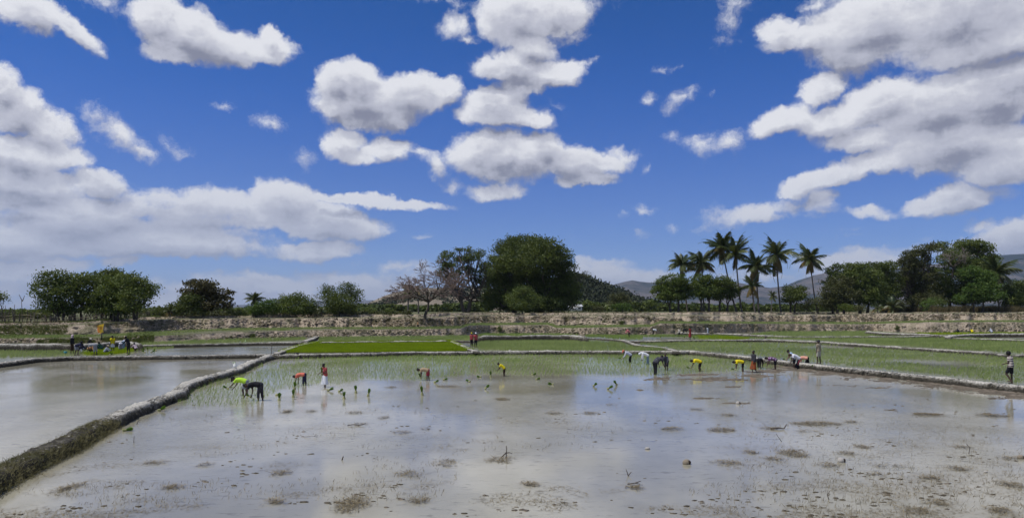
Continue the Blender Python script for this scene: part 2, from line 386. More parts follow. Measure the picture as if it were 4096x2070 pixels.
mat_plain('dead_white', (.42, .39, .34), .9, 9, .3)
mat_plain('palm_trunk', (.17, .145, .12), .9, 6, .4)

# ------------------------------------------------------------------ the stepped land: profile lines across the view (photo x, photo y)
def poly(line, xs):
    l = np.array(line, float); return np.interp(xs, l[:, 0], l[:, 1])
XS = np.arange(-900, 5000, 5.0); NC = len(XS)
A_bot = [(-900, 1375), (0, 1371), (500, 1370), (600, 1369), (800, 1360), (1000, 1353), (1264, 1347), (1732, 1343), (1850, 1340), (1960, 1333), (2230, 1334), (2334, 1339), (2500, 1340), (2800, 1336), (3072, 1325), (3500, 1322), (3700, 1329), (4096, 1331), (5000, 1336)]
A_top = [(-900, 1354), (0, 1353), (477, 1353), (600, 1346), (800, 1333), (1000, 1326), (1305, 1319), (1651, 1316), (1840, 1314), (1880, 1300), (2190, 1299), (2225, 1311), (2600, 1308), (2640, 1293), (3072, 1294), (3460, 1296), (3700, 1288), (4096, 1287), (5000, 1284)]
B_bot = [(-900, 1345), (0, 1341), (400, 1341), (500, 1333), (640, 1324), (800, 1318), (1000, 1312), (1300, 1310), (1675, 1309), (1840, 1305), (1880, 1293), (2190, 1291), (2225, 1303), (2600, 1300), (2640, 1287), (3072, 1288), (3460, 1289), (3700, 1284), (4096, 1283), (5000, 1280)]
B_top = [(-900, 1308), (0, 1303), (300, 1300), (480, 1290), (560, 1279), (1000, 1273), (1400, 1270), (1700, 1271), (1830, 1263), (2048, 1262), (2600, 1263), (3072, 1260), (3400, 1257), (3480, 1253), (4096, 1252), (5000, 1251)]
C_bot = [(-900, 1300), (0, 1296), (300, 1293), (480, 1284), (560, 1274), (1000, 1269), (1400, 1267), (1700, 1268), (1830, 1260), (2048, 1259), (2600, 1260), (3072, 1258), (3400, 1255), (3480, 1251), (4096, 1250), (5000, 1250)]
C_top = [(-900, 1296), (0, 1291), (300, 1288), (480, 1276), (560, 1268), (800, 1264), (1000, 1261), (1120, 1256), (1700, 1257), (1760, 1250), (2048, 1251), (2500, 1251), (2900, 1247), (3072, 1250), (3480, 1249), (4096, 1248), (5000, 1248)]
UZ = 0.25                                   # level of the fields behind the first cross dike
def jit(a, s, seed): return a + s*fbm(XS/60.0, np.zeros(NC)+seed, oct=4, seed=seed, rough=.6)
yAb, yAt, yBb, yBt, yCb, yCt = [poly(l, XS) for l in (A_bot, A_top, B_bot, B_top, C_bot, C_top)]
yAb = jit(yAb, .8, 1); yAt = jit(yAt, 1.6, 2); yBb = jit(yBb, 1.0, 3); yBt = jit(yBt, 2.6, 4); yCb = yBt-3.2+0*yCb; yCt = np.minimum(jit(yCt, 1.6, 6), yCb-2)
dAb = (CH-UZ+.05)*F/(yAb-HY); dAt = dAb+.9
zAt = CH-(yAt-HY)*dAt/F
dBb = (CH-zAt)*F/(yBb-HY); dBb = np.maximum(dBb, dAt+1.2); zBb = CH-(yBb-HY)*dBb/F
dBt = dBb+2.7; zBt = CH-(yBt-HY)*dBt/F
dCb = np.maximum((CH-zBt)*F/(yCb-HY), dBt+2); zCb = CH-(yCb-HY)*dCb/F
dCt = dCb+.9; zCt = CH-(yCt-HY)*dCt/F
k_ = np.ones(25)/25
zg = np.convolve(np.pad(zCt, 12, 'edge'), k_, 'valid')
st = []   # stations: (d, z, part index)
def seg(d0, z0, d1, z1, n, pw=1.0):
    for i in range(n):
        f = i/(n-1) if n > 1 else 0
        st.append((d0+(d1-d0)*f**pw, z0+(z1-z0)*f))
marks = []
def mark(name, n0, n1): marks.append((name, n0, n1))
seg(dAb-1.5, np.full(NC, UZ-.30), dAb, np.full(NC, UZ-.05), 2)
a0 = len(st)-1; seg(dAb+.05, np.full(NC, UZ-.02), dAt, zAt, 9); a1 = len(st)-1
seg(dAt+.15, zAt+.02, dBb-.1, zBb, 5); b0 = len(st)-1
seg(dBb, zBb+.02, dBt, zBt, 13); b1 = len(st)-1
seg(dBt+.2, zBt+.02, dCb-.1, zCb, 4); c0 = len(st)-1
seg(dCb, zCb+.01, dCt, zCt, 5); c1 = len(st)-1
gd = [1.0, 3, 7, 15, 30, 60, 120, 250, 600, 1500, 4000, 12000]
for g in gd:
    f = min(1, g/90.0); f = f*f*(3-2*f)
    st.append((dCt+g, zg*(1-f)+3.05*f))
ND = len(st)
Dg = np.stack([s[0] for s in st]); Zg = np.stack([s[1]+0*dAb for s in st])
Xg = (XS[None, :]-CX)/F*Dg
rows = np.arange(ND)[:, None]
def win(lo, hi): return ((rows > lo) & (rows < hi)).astype(float)
rough_y = fbm(Xg*.9, Zg*2.5, oct=5, seed=21, rough=.6)*.55 + fbm(Xg*3.1, Zg*5, oct=3, seed=22, rough=.6)*.30
lump = np.maximum(0, fbm(Xg*.35, Dg*.1+Zg, oct=3, seed=23))
Dd = Dg + win(a0, a1)*rough_y*.35 - win(b0, b1)*(rough_y*.95+lump*.9) + win(c0, c1)*rough_y*.5
benches = win(a1, b0)+win(b1, c0)+((rows > c1) & (rows < ND-6))
Zd = Zg + benches*fbm(Xg*.5, Dg*.5, oct=4, seed=25)*.05 + (win(a0, a1)+win(b0, b1))*fbm(Xg*2, Dg*2+Zg*3, oct=3, seed=26)*.07
Zd = np.where((rows == a1) | (rows == b1) | (rows == c1), Zg+fbm(Xg*1.3, Zg*0, oct=4, seed=27)*.09, Zd)
Xd = (XS[None, :]-CX)/F*Dd
GV = np.stack([Xd, Dd, Zd], -1)
dryness = .80+.42*fbm(Xg*.12, Zg*1.2, oct=3, seed=31)+.25*np.clip((XS[None, :]-3300)/500, 0, 1)-.30*np.clip((900-XS[None, :])/500, 0, 1)
def strip(name, r0, r1, mat, dry, label, smooth=True, kind='structure'):
    v = GV[r0:r1+1].reshape(-1, 3)
    o = npmesh(name, v, grid_faces(r1-r0+1, NC), MAT[mat], smooth=smooth, pt_attrs={'dry': (dry[r0:r1+1] if isinstance(dry, np.ndarray) else np.full((r1-r0+1, NC), dry)).ravel()})
    return tag(o, label, None, None, kind)
faceA = dryness+.10*win(a1-2, a1+1)
strip('lower_terrace_bank', a0-1, a1, 'terrace_earth', faceA, 'low cut earth bank at the foot of the terraces behind the green fields')
strip('terrace', a1, b0, 'terrace_top', .55+0*dryness, 'narrow grassy terrace between the two cut earth banks')
strip('upper_terrace_bank', b0, b1, 'terrace_earth', dryness+.06, 'high crumbling cut earth bank below the rim')
strip('upper_terrace', b1, c0, 'terrace_top', .6+0*dryness, 'dry ledge just under the rim of the terraces')
strip('rim_bank', c0, c1, 'terrace_earth', dryness+.15, 'low pale earth lip along the rim of the terraces')
strip('ground', c1, ND-1, 'terrace_top', .5+0*dryness, 'dry grassy plain behind the terraces')
gp = npmesh('paddy_bed', [(-300, -40, -.8), (300, -40, -.8), (300, 160, -.8), (-300, 160, -.8)], np.array([[0, 1, 2, 3]]), MAT['wet_mud'])
tag(gp, 'mud bed under the flooded fields', kind='structure')

def ground_z(x, d):
    """height of the plain behind the rim (for things that stand there)"""
    px = CX+x/d*F; i = int(np.clip((px-XS[0])/5, 0, NC-1)); g = max(0.0, d-dCt[i]); f = min(1, g/90.0); f = f*f*(3-2*f)
    return float(zg[i]*(1-f)+3.05*f)
def rim_d(px): return float(np.interp(px, XS, dCt))

# ------------------------------------------------------------------ dikes: swept ridges of piled mud
def resample(pts, step):
    pts = np.array(pts, float); s = np.concatenate([[0], np.cumsum(np.linalg.norm(np.diff(pts[:, :2], axis=0), axis=1))])
    n = max(3, int(s[-1]/step)); q = np.linspace(0, s[-1], n)
    return np.stack([np.interp(q, s, pts[:, k]) for k in range(3)], 1), q
def dike(pxline, zc, zb, width, label, step=.22, seed=0, dry=.75, rough=1.0, name='mud_dike', near_wet=False):
    pts = [at(x, y, zc) for x, y in pxline]
    p, s = resample(pts, step)
    for _ in range(2): p[1:-1] = (p[:-2]+2*p[1:-1]+p[2:])/4
    tn = np.gradient(p[:, :2], axis=0); tn /= np.linalg.norm(tn, axis=1, keepdims=True)
    nr = np.stack([tn[:, 1], -tn[:, 0]], 1)
    u = np.array([-1.1, -.97, -.88, -.78, -.64, -.32, 0, .32, .64, .78, .88, .97, 1.1])
    prof = np.array([-.25, -.02, .30, .70, .94, 1.0, 1.0, 1.0, .94, .70, .30, -.02, -.25])
    S, U = np.meshgrid(s, u, indexing='ij')
    et = np.clip(np.minimum(S, s[-1]-S)/.8, 0, 1)**.5 if s[-1] < 200 else 1
    wob = 1+.16*fbm(S*.7, U*0+seed, oct=3, seed=seed)
    H = (zc-zb)*et*(1+.20*fbm(S*.8, U*0+9, oct=3, seed=seed+3))
    off = U*width/2*wob
    X = p[:, 0][:, None]+nr[:, 0][:, None]*off; Y = p[:, 1][:, None]+nr[:, 1][:, None]*off
    side = np.abs(U) > .4
    nz = fbm(X*2.2, Y*2.2, U*1.5, oct=4, seed=seed+5, rough=.6)
    Z = zb+H*prof[None, :]+nz*.07*rough*np.where(side, 1.2, .6)
    X = X+nr[:, 0][:, None]*nz*.06*rough; Y = Y+nr[:, 1][:, None]*fbm(X*2.6, Y*2.6, U, oct=3, seed=seed+6)*.06*rough
    dpx_ = np.where(np.arange(len(p)) >= 0, CX+p[:, 0]/p[:, 1]*F, 0)[:, None]
    if near_wet: dry = dry-.55*np.clip((520-dpx_)/160, 0, 1)
    dr = np.clip(-.05+1.08*(Z-zb)/max(zc-zb, .1), 0, 1.1)**2.4*dry+ (dry-.75)*.5+.12*fbm(X*.3, Y*.3, oct=2, seed=seed+8)
    V = np.stack([X, Y, Z], -1).reshape(-1, 3)
    o = npmesh(name, V, grid_faces(len(p), len(u))[:, ::-1], MAT['mud_bank'], smooth=True, pt_attrs={'dry': (dr+0*S).ravel()})
    return tag(o, label, 'mud dike', None, 'structure'), p, nr
B1 = [(-1500, 3300), (-900, 2560), (-400, 2090), (0, 1872), (148, 1805), (254, 1760), (355, 1704), (485, 1646), (580, 1607), (704, 1566), (745, 1531), (828, 1503), (946, 1473), (1005, 1444), (1065, 1423), (1090, 1418)]
B2 = [(1085, 1418), (1195, 1416), (1407, 1412), (1651, 1406), (1846, 1406), (2041, 1403), (2334, 1402), (2655, 1403), (2700, 1404), (2762, 1402), (2854, 1411), (2947, 1420), (3062, 1434), (3118, 1441), (3233, 1455), (3349, 1466), (3487, 1480), (3625, 1494), (3763, 1508), (3901, 1524), (4096, 1543), (4500, 1590), (5200, 1690)]
B3 = [(-700, 1500), (-200, 1466), (0, 1450), (70, 1441), (139, 1432), (274, 1426), (576, 1422), (795, 1420), (1024, 1416), (1090, 1416)]
_, b1p, b1n = dike(B1, .34, -.02, .80, 'long mud dike running from the bottom left corner to the middle of the fields', .12, 11, dry=.85, rough=1.6, near_wet=True)
dike(B2, .33, -.02, .78, 'mud dike along the far side of the big flooded field, bending down to the right', .16, 12, dry=.8)
dike(B3, .36, .02, .75, 'mud dike behind the flooded field on the left', .18, 13, dry=.72)
small = [
 ([(-700, 1382), (-200, 1378), (0, 1375), (318, 1375), (397, 1371), (497, 1362), (560, 1372)], .85, .9, 'thick pale mud wall behind the seedling pullers on the left', .8),
 ([(540, 1379), (676, 1377), (1024, 1369), (1256, 1367)], .52, .8, 'mud dike behind the small flooded field left of the nursery', .72),
 ([(1262, 1367), (1400, 1365), (1610, 1363), (1805, 1361)], .52, .8, 'mud dike behind the bright green seedling nursery', .75),
 ([(1800, 1361), (1854, 1382), (1880, 1394), (1910, 1403)], .42, .7, 'short mud dike on the right side of the bright nursery', .8),
 ([(1262, 1366), (1203, 1377), (1155, 1393), (1100, 1412)], .42, .7, 'slanting mud dike on the left side of the bright nursery', .8),
 ([(1216, 1363), (1250, 1352), (1268, 1343)], .5, .9, 'very short dike joining the nursery corner to the cut bank', .7),
 ([(1805, 1361), (1870, 1362), (1925, 1363)], .42, .7, 'low stub of dike right behind the two people in red', .5),
 ([(1905, 1343), (2048, 1342), (2200, 1340), (2290, 1340), (2345, 1347)], .85, 1.0, 'thick mud wall right of the two people in red', .7),
 ([(2334, 1349), (2420, 1353), (2500, 1360), (2520, 1368), (2545, 1378), (2600, 1383), (2647, 1386), (2693, 1397), (2710, 1404)], .42, .7, 'crooked mud dike winding down to the big dike', .7),
 ([(2500, 1361), (2601, 1362), (2762, 1358), (2923, 1358), (3072, 1357), (3279, 1365), (3487, 1379), (3671, 1390), (3855, 1402), (3990, 1411), (4020, 1417)], .48, .8, 'long mud dike slanting across the right hand fields', .78),
 ([(4040, 1418), (4096, 1416), (4400, 1425)], .48, .8, 'end piece of mud dike at the right edge behind the man in the striped shirt', .75),
 ([(3050, 1340), (3100, 1342), (3141, 1344), (3250, 1345), (3395, 1344), (3454, 1344), (3625, 1344), (3717, 1342), (3777, 1340), (3800, 1348), (3950, 1354), (4096, 1358), (4500, 1368)], .52, .8, 'third mud dike on the right, second behind the standing man', .75),
 ([(3464, 1323), (3533, 1329), (3620, 1333), (3703, 1335), (3760, 1338)], .70, .8, 'short slanting dike under the right hand cut bank', .8),
 ([(3790, 1345), (3809, 1340), (3878, 1335), (3990, 1333), (4096, 1333), (4500, 1336)], .70, .9, 'mud dike in front of the seedling pullers on the far right', .8),
 ([(2850, 1330), (2970, 1335), (3072, 1340)], .62, .8, 'low dike behind the small far nursery', .8),
 ([(2693, 1328), (2790, 1330), (2856, 1331)], .72, .7, 'pale ledge of mud behind the people in the far field', .8),
]
for i, (l, zc, w, lab, dr) in enumerate(small):
    dike(l, zc, UZ-.03, w, lab, .25, 40+i*7, dry=dr)

# ------------------------------------------------------------------ water
def flat_poly(name, pts, z, mat, label):
    bm = bmesh.new(); vs = [bm.verts.new((p[0], p[1], z)) for p in pts]; f = bm.faces.new(vs)
    if f.normal.z < 0: f.normal_flip()
    f.normal_update()
    if f.normal.z < 0: bmesh.ops.reverse_faces(bm, faces=[f])
    me = bpy.data.meshes.new(name); bm.to_mesh(me); bm.free(); me.materials.append(MAT[mat])
    return tag(link(bpy.data.objects.new(name, me)), label, kind='structure')
w1 = [at(x, y, .3) for x, y in B1]; w2 = [at(x, y, .3) for x, y in B2]; w3 = [at(x, y, .3) for x, y in B3]
main_poly = w1 + w2[1:] + [(60, 30, 0), (90, 12, 0), (90, -30, 0), (w1[0][0], -30, 0)]
flat_poly('water', main_poly, 0.0, 'paddy_water', 'muddy water of the big flooded field in front')
left_poly = [(w1[0][0], -30, 0)] + w1[:-1] + list(reversed(w3)) + [(-120, 55, 0), (-120, -30, 0)]
flat_poly('water', left_poly, 0.05, 'paddy_water', 'muddy water of the flooded field on the left')
up_poly = [(-160, 60, 0), w3[0]] + w3[1:] + w2[1:] + [(60, 30, 0), (160, 30, 0), (160, 140, 0), (-160, 140, 0)]
flat_poly('water', up_poly, UZ-.04, 'upper_water', 'shallow murky water standing in the planted fields behind')

# ------------------------------------------------------------------ mud showing above the shallow water on the right
sx_ = np.arange(2380, 4800, 7.0); sy_ = np.concatenate([np.arange(1412, 1500, 1.5), np.arange(1500, 1720, 2.5)])
PX, PY = np.meshgrid(sx_, sy_)
PXw = PX+60*fbm(PX/120, PY/15, oct=3, seed=71); PYw = PY+7*fbm(PX/90, PY/12, oct=3, seed=72)
b2y = np.interp(PX, [p[0] for p in B2], [p[1] for p in B2])
mask = np.full(PX.shape, -1.0)
for cx, cy, rx, ry in [(2640, 1513, 75, 11), (2760, 1497, 120, 7), (2880, 1516, 190, 10), (3030, 1502, 130, 8), (3080, 1486, 120, 8), (3200, 1478, 160, 10), (2930, 1545, 80, 6),
        (3330, 1492, 170, 14), (3450, 1512, 120, 8), (3480, 1546, 110, 6), (3330, 1540, 90, 4), (3620, 1520, 200, 16), (3560, 1500, 160, 12), (3800, 1545, 220, 14), (3930, 1560, 160, 10), (4080, 1580, 160, 10),
        (2960, 1610, 60, 7), (2830, 1590, 60, 5), (3950, 1655, 90, 5), (3720, 1655, 80, 6), (3560, 1638, 45, 4), (2560, 1560, 30, 4), (4150, 1590, 220, 12), (4400, 1620, 260, 16)]:
    mask = np.maximum(mask, 1-np.hypot((PXw-cx)/rx, (PYw-cy)/ry))
edge = 1-np.abs((PYw-(b2y+20+.010*np.clip(PX-3000, 0, 2000)))/(13+.012*np.clip(PX-3000, 0, 1500)))
mask = np.maximum(mask, np.where(PX > 3080, edge, -1))
dS = CH*F/(PY-HY); xS = (PX-CX)/F*dS
zS = -.034+.058*np.clip(mask*1.3, -1, 1)+.085*fbm(xS*1.3, dS*1.9, oct=5, seed=73, rough=.72)+.034*fbm(xS*6, dS*6, oct=3, seed=74)
zS = np.where(mask < -.4, -.2, zS)
so = npmesh('mud_flat', np.stack([xS, dS, zS], -1).reshape(-1, 3), grid_faces(*PX.shape)[:, ::-1], MAT['wet_mud'], smooth=True, pt_attrs={'dry': np.clip(.25+6*zS, 0, .8).ravel()})
tag(so, 'low brown mud shoals showing above the water along the right hand dike', kind='structure')

# ------------------------------------------------------------------ blades: rice, grass, straw
def inside(px, py, pts):
    r = np.zeros(px.shape, bool); n = len(pts); j = n-1
    for i in range(n):
        xi, yi = pts[i]; xj, yj = pts[j]
        c = ((yi > py) != (yj > py)) & (px < (xj-xi)*(py-yi)/((yj-yi) if yj != yi else 1e-9)+xi)
        r ^= c; j = i
    return r
def blades(name, P, per, h, w, lean, mat, label, seed=0, tone=None, wind=(.25, .05), flat=0.0, parent=None, kind='stuff', quads=False):
    """P: Nx3 foot points; 'per' narrow blades on every foot"""
    g = np.random.default_rng(seed); n = len(P)*per
    base = np.repeat(P, per, 0)+np.c_[g.normal(0, .03*(1+lean), n), g.normal(0, .03*(1+lean), n), np.zeros(n)]
    hh = h*g.uniform(.55, 1.15, n)*np.repeat(g.uniform(.8, 1.15, len(P)), per)
    a = g.uniform(0, 2*np.pi, n); ln = lean*g.uniform(.2, 1.2, n)
    dx = np.cos(a)*ln+wind[0]; dy = np.sin(a)*ln+wind[1]
    up = np.maximum(.08, 1-flat)*np.ones(n)
    tipd = np.c_[dx, dy, up]; tipd /= np.linalg.norm(tipd, axis=1, keepdims=True)
    b = g.uniform(0, np.pi, n); wv = np.c_[np.cos(b), np.sin(b)*.5, np.zeros(n)]*(w/2)
    mid = base+tipd*hh[:, None]*.55+np.c_[0*n+np.zeros(n), np.zeros(n), .10*hh*(1-flat)]
    tip = base+tipd*hh[:, None]
    if quads:
        V = np.stack([base-wv, base+wv, mid+wv*.8, tip, mid-wv*.8], 1).reshape(-1, 3)
        i = np.arange(n)*5; f = [np.stack([i, i+1, i+2, i+4], 1), np.stack([i+4, i+2, i+3], 1)]
        tn = np.concatenate([np.zeros(n)]*2)
    else:
        V = np.stack([base-wv, base+wv, tip], 1).reshape(-1, 3); i = np.arange(n)*3; f = [np.stack([i, i+1, i+2], 1)]; tn = np.zeros(n)
    tt = np.repeat(tone if tone is not None else g.uniform(0, 1, len(P)), per)+g.normal(0, .15, n)
    tt = np.clip(np.concatenate([tt]*2) if quads else tt, 0, 1)
    o = npmesh(name, V, f, MAT[mat], parent, attrs={'tone': tt})
    return tag(o, label, None, None, kind)
def scatter(pxpoly, z, dens, seed, thr=None, nsc=.25, rows_=None):
    """random feet inside a photo-space polygon on level z; thr: keep where noise is above it"""
    g = np.random.default_rng(seed)
    W = np.array([at(x, y, z)[:2] for x, y in pxpoly]); lo = W.min(0); hi = W.max(0)
    if rows_:       # planted in rough rows
        xs = np.arange(lo[0], hi[0], rows_); ys = np.arange(lo[1], hi[1], rows_)
        X, Y = np.meshgrid(xs, ys); X = X.ravel(); Y = Y.ravel()
        X = X+.35*Y*.2+g.normal(0, rows_*.22, len(X)); Y = Y+g.normal(0, rows_*.22, len(Y))
    else:
        n = int((hi-lo).prod()*dens); X = g.uniform(lo[0], hi[0], n); Y = g.uniform(lo[1], hi[1], n)
    px = CX+X/Y*F; py = HY+(CH-z)*F/Y
    k = inside(px, py, pxpoly)
    X, Y = X[k], Y[k]
    if thr is not None:
        nz = fbm(X*nsc, Y*nsc, oct=4, seed=seed+5, rough=.6)
        k = nz+g.uniform(-.15, .15, len(X)) > thr; X, Y = X[k], Y[k]
    return np.c_[X, Y, np.full(len(X), z)]
R1 = [(716, 1582), (760, 1540), (860, 1506), (960, 1478), (1060, 1436), (1100, 1428), (1400, 1424), (1850, 1418), (2334, 1414), (2700, 1416), (2850, 1424), (3000, 1440), (3110, 1452), (3150, 1464), (3090, 1474), (2980, 1480), (2925, 1486), (2810, 1488), (2740, 1496), (2600, 1500), (2306, 1497), (2100, 1500), (1960, 1494), (1830, 1503), (1720, 1516), (1690, 1522), (1460, 1514), (1350, 1536), (1290, 1530), (1190, 1552), (1130, 1552), (1070, 1585), (1010, 1622), (860, 1626), (740, 1622), (690, 1605)]
def ton(P, seed, sc=.3): return np.clip(.5+.6*fbm(P[:, 0]*sc, P[:, 1]*sc*1.6, oct=3, seed=seed), 0, 1)
p_ = scatter(R1, 0, 0, 101, thr=-.38, nsc=.16, rows_=.25); blades('rice_seedlings', p_, 3, .20, .016, .25, 'rice', 'newly planted rice seedlings in the big flooded field', 102, ton(p_, 5), wind=(.30, .05))
R1b = [(1090, 1432), (1400, 1426), (1850, 1420), (2334, 1416), (2700, 1418), (3000, 1443), (2700, 1462), (2334, 1450), (2000, 1452), (1600, 1446), (1300, 1455), (1100, 1465), (950, 1490)]
p_ = scatter(R1b, 0, 7, 103, thr=-.05, nsc=.2); blades('rice_seedlings', p_, 4, .25, .022, .3, 'rice', 'denser band of young rice along the far side of the big field', 104, ton(p_, 6), wind=(.3, .05))
NUR = [(1110, 1409), (1160, 1393), (1208, 1378), (1262, 1369), (1400, 1367), (1610, 1365), (1800, 1363), (1848, 1382), (1872, 1394), (1898, 1402), (1846, 1403), (1407, 1408)]
nb = [at(x, y, UZ) for x, y in NUR]
flat_poly('seedbed', [(x, y) for x, y, _ in nb], UZ-.01, 'nursery_bed' if 'nursery_bed' in MAT else 'wet_mud', 'wet seedbed under the bright green nursery')
p_ = scatter(NUR, UZ, 190, 105); k = fbm(p_[:, 0]*.9, p_[:, 1]*.5, oct=3, seed=77) > -.62; p_ = p_[k]; blades('nursery_seedlings', p_, 2, .25, .035, .22, 'nursery', 'dense bright green rice seedlings in the nursery bed', 106, np.clip(ton(p_, 7, .35)*1.3-.2, 0, 1))
R4 = [(1925, 1366), (2050, 1362), (2340, 1362), (2480, 1370), (2540, 1388), (2640, 1394), (2690, 1402), (2334, 1402), (2041, 1401), (1920, 1398), (1880, 1380)]
p_ = scatter(R4, UZ, 26, 107, thr=-.75); blades('rice_seedlings', p_, 3, .27, .030, .3, 'rice_pale', 'green rice field right of the nursery', 108, ton(p_, 8))
R5 = [(2560, 1378), (2560, 1364), (2760, 1362), (2923, 1361), (3072, 1361), (3279, 1369), (3487, 1384), (3671, 1396), (3855, 1408), (4100, 1424), (4500, 1440), (5000, 1650), (4500, 1578), (4096, 1532), (3901, 1514), (3763, 1498), (3625, 1484), (3487, 1470), (3349, 1456), (3233, 1446), (3118, 1432), (3062, 1425), (2947, 1412), (2854, 1404), (2720, 1398), (2640, 1386)]
p_ = scatter(R5, UZ, 20, 109, thr=-.18, nsc=.13); blades('rice_seedlings', p_, 4, .18, .026, .3, 'rice_pale', 'patchy green rice field behind the right hand dike', 110, ton(p_, 9))
R6 = [(3060, 1353), (3100, 1346), (3400, 1347), (3780, 1344), (3960, 1356), (4500, 1372), (4500, 1416), (4096, 1412), (3990, 1406), (3855, 1398), (3671, 1386), (3487, 1375), (3279, 1361), (3120, 1355)]
p_ = scatter(R6, UZ, 14, 111, thr=-.45); blades('rice_seedlings', p_, 4, .28, .040, .3, 'rice_pale', 'rice field between the second and third dikes on the right', 112, ton(p_, 10))
R7 = [(2345, 1346), (2340, 1340), (2560, 1341), (2840, 1337), (3040, 1342), (3060, 1353), (2780, 1355), (2620, 1356), (2500, 1356), (2420, 1351)]
p_ = scatter(R7, UZ, 14, 113, thr=-.25); k = ~((CX+p_[:, 0]/p_[:, 1]*F > 2570) & (CX+p_[:, 0]/p_[:, 1]*F < 2770) & (HY+(CH-UZ)*F/p_[:, 1] > 1346)); p_ = p_[k]
blades('rice_seedlings', p_, 4, .28, .040, .3, 'rice', 'far green field where the distant group is planting', 114, ton(p_, 11))
R7n = [(2775, 1342), (2850, 1342), (2950, 1349), (3000, 1353), (2940, 1356), (2800, 1352)]
p_ = scatter(R7n, UZ, 60, 115); blades('nursery_seedlings', p_, 2, .26, .06, .22, 'nursery', 'small bright green nursery beside the person in the red dress', 116)
R8 = [(3000, 1337), (3080, 1327), (3460, 1325), (3600, 1334), (3770, 1342), (3400, 1342), (3140, 1341)]
p_ = scatter(R8, UZ, 12, 117, thr=-.5); blades('rice_seedlings', p_, 4, .28, .045, .3, 'rice_pale', 'narrow planted field at the foot of the right hand cut bank', 118, ton(p_, 12))
R10 = [(3660, 1331), (3700, 1333), (4096, 1331), (4500, 1334), (4500, 1337), (4096, 1335), (3700, 1336)]
p_ = scatter(R10, UZ, 30, 119, thr=-.6); blades('nursery_seedlings', p_, 2, .30, .07, .22, 'nursery', 'thin strip of bright seedlings below the far right bank', 120)
R3 = [(540, 1377), (600, 1371), (800, 1362), (1000, 1355), (1216, 1350), (1230, 1358), (1024, 1366), (676, 1375)]
p_ = scatter(R3, UZ, 12, 121, thr=-.55); blades('rice_seedlings', p_, 4, .30, .045, .3, 'rice_pale', 'planted strip behind the small flooded field', 122, ton(p_, 13))
R3b = [(1275, 1363), (1275, 1350), (1732, 1345), (1850, 1343), (1900, 1344), (1920, 1360), (1805, 1359)]
p_ = scatter(R3b, UZ, 14, 123, thr=-.6); blades('rice_seedlings', p_, 4, .30, .045, .3, 'rice_pale', 'planted strip between the nursery and the cut bank', 124, ton(p_, 14))
R3c = [(1930, 1335), (2230, 1336), (2330, 1340), (1910, 1342)]
p_ = scatter(R3c, UZ, 14, 125); blades('rice_seedlings', p_, 4, .30, .045, .3, 'rice', 'green strip behind the thick mud wall', 126, ton(p_, 15))
R11 = [(-400, 1400), (0, 1402), (300, 1402), (540, 1385), (560, 1378), (680, 1383), (700, 1390), (560, 1402), (330, 1420), (80, 1428), (-300, 1440)]
p_ = scatter(R11, UZ, 16, 127, thr=-.35); blades('rice_seedlings', p_, 4, .22, .035, .35, 'rice_pale', 'sparse pale seedlings in the pullers\' field on the left', 128, ton(p_, 16))
R11n = [(330, 1414), (420, 1398), (500, 1394), (545, 1402), (500, 1410), (430, 1418), (350, 1419)]
p_ = scatter(R11n, UZ, 110, 129); blades('nursery_seedlings', p_, 2, .26, .045, .22, 'nursery', 'bright green patch of seedlings being pulled by the group on the left', 130)
# grass on the terraces' flat tops
def bench(px0, px1, lo, hi, dens, seed, **kw):
    g = np.random.default_rng(seed); n = int((px1-px0)*dens); px = g.uniform(px0, px1, n); f = g.uniform(0, 1, n)
    i = ((px-XS[0])/5).astype(int); d = lo[0][i]*(1-f)+hi[0][i]*f; z = lo[1][i]*(1-f)+hi[1][i]*f
    return np.c_[(px-CX)/F*d, d, z-.02]
p_ = bench(-300, 4400, (dAt+.3, zAt), (dBb, zBb), 4.5, 131); nz = fbm(p_[:, 0]*.08, p_[:, 1]*.1, oct=2, seed=3); p_ = p_[nz > -.25]
blades('terrace_grass', p_, 5, .28, .05, .4, 'rice_pale', 'short green grass on the narrow terrace', 132)
# weeds, roots and dry grass on the cut banks and along the rim
def face_pts(n, seed, r0, r1, px0=-400, px1=4500, thr=.05, nsc=.15):
    g = np.random.default_rng(seed); r = g.integers(r0, r1, n); c = ((g.uniform(px0, px1, n)-XS[0])/5).astype(int)
    P = GV[r, c]+np.c_[np.zeros(n), -.05*np.ones(n), np.zeros(n)]
    return P[fbm(P[:, 0]*nsc, P[:, 2]*.9+P[:, 1]*.02, oct=4, seed=seed, rough=.6) > thr]
p_ = face_pts(15000, 133, b0, b1, thr=.02); blades('bank_weeds', p_, 4, .38, .045, .8, 'bank_grass', 'dry weeds hanging on the high cut bank', 134, wind=(.1, -.5))
p_ = face_pts(5000, 135, a0, a1, thr=.08); blades('bank_weeds', p_, 4, .28, .045, .8, 'bank_grass', 'weeds growing on the low cut bank', 136, wind=(.1, -.5))
p_ = face_pts(9000, 137, a0, b1, -400, 620, thr=-.02); blades('bank_weeds', p_, 5, .35, .045, .6, 'leaf_grove', 'green weeds over the grassy bank on the left', 138, wind=(.1, -.3))
g = np.random.default_rng(5)
px = g.uniform(-400, 4500, 5200); i = ((px-XS[0])/5).astype(int); dd = dCt[i]+g.exponential(2.2, len(px)); p_ = np.c_[(px-CX)/F*dd, dd, zCt[i]-.03]
nz = fbm(p_[:, 0]*.1, p_[:, 1]*.1, oct=3, seed=4); p_ = p_[nz > -.05]
blades('rim_grass', p_, 5, .30, .05, .7, 'dry_grass', 'dry grass along the rim of the terraces', 140)
px = g.uniform(3520, 4400, 5200); i = ((px-XS[0])/5).astype(int); dd = dCt[i]+g.uniform(.8, 13, len(px)); p_ = np.c_[(px-CX)/F*dd, dd, zCt[i]-.05]
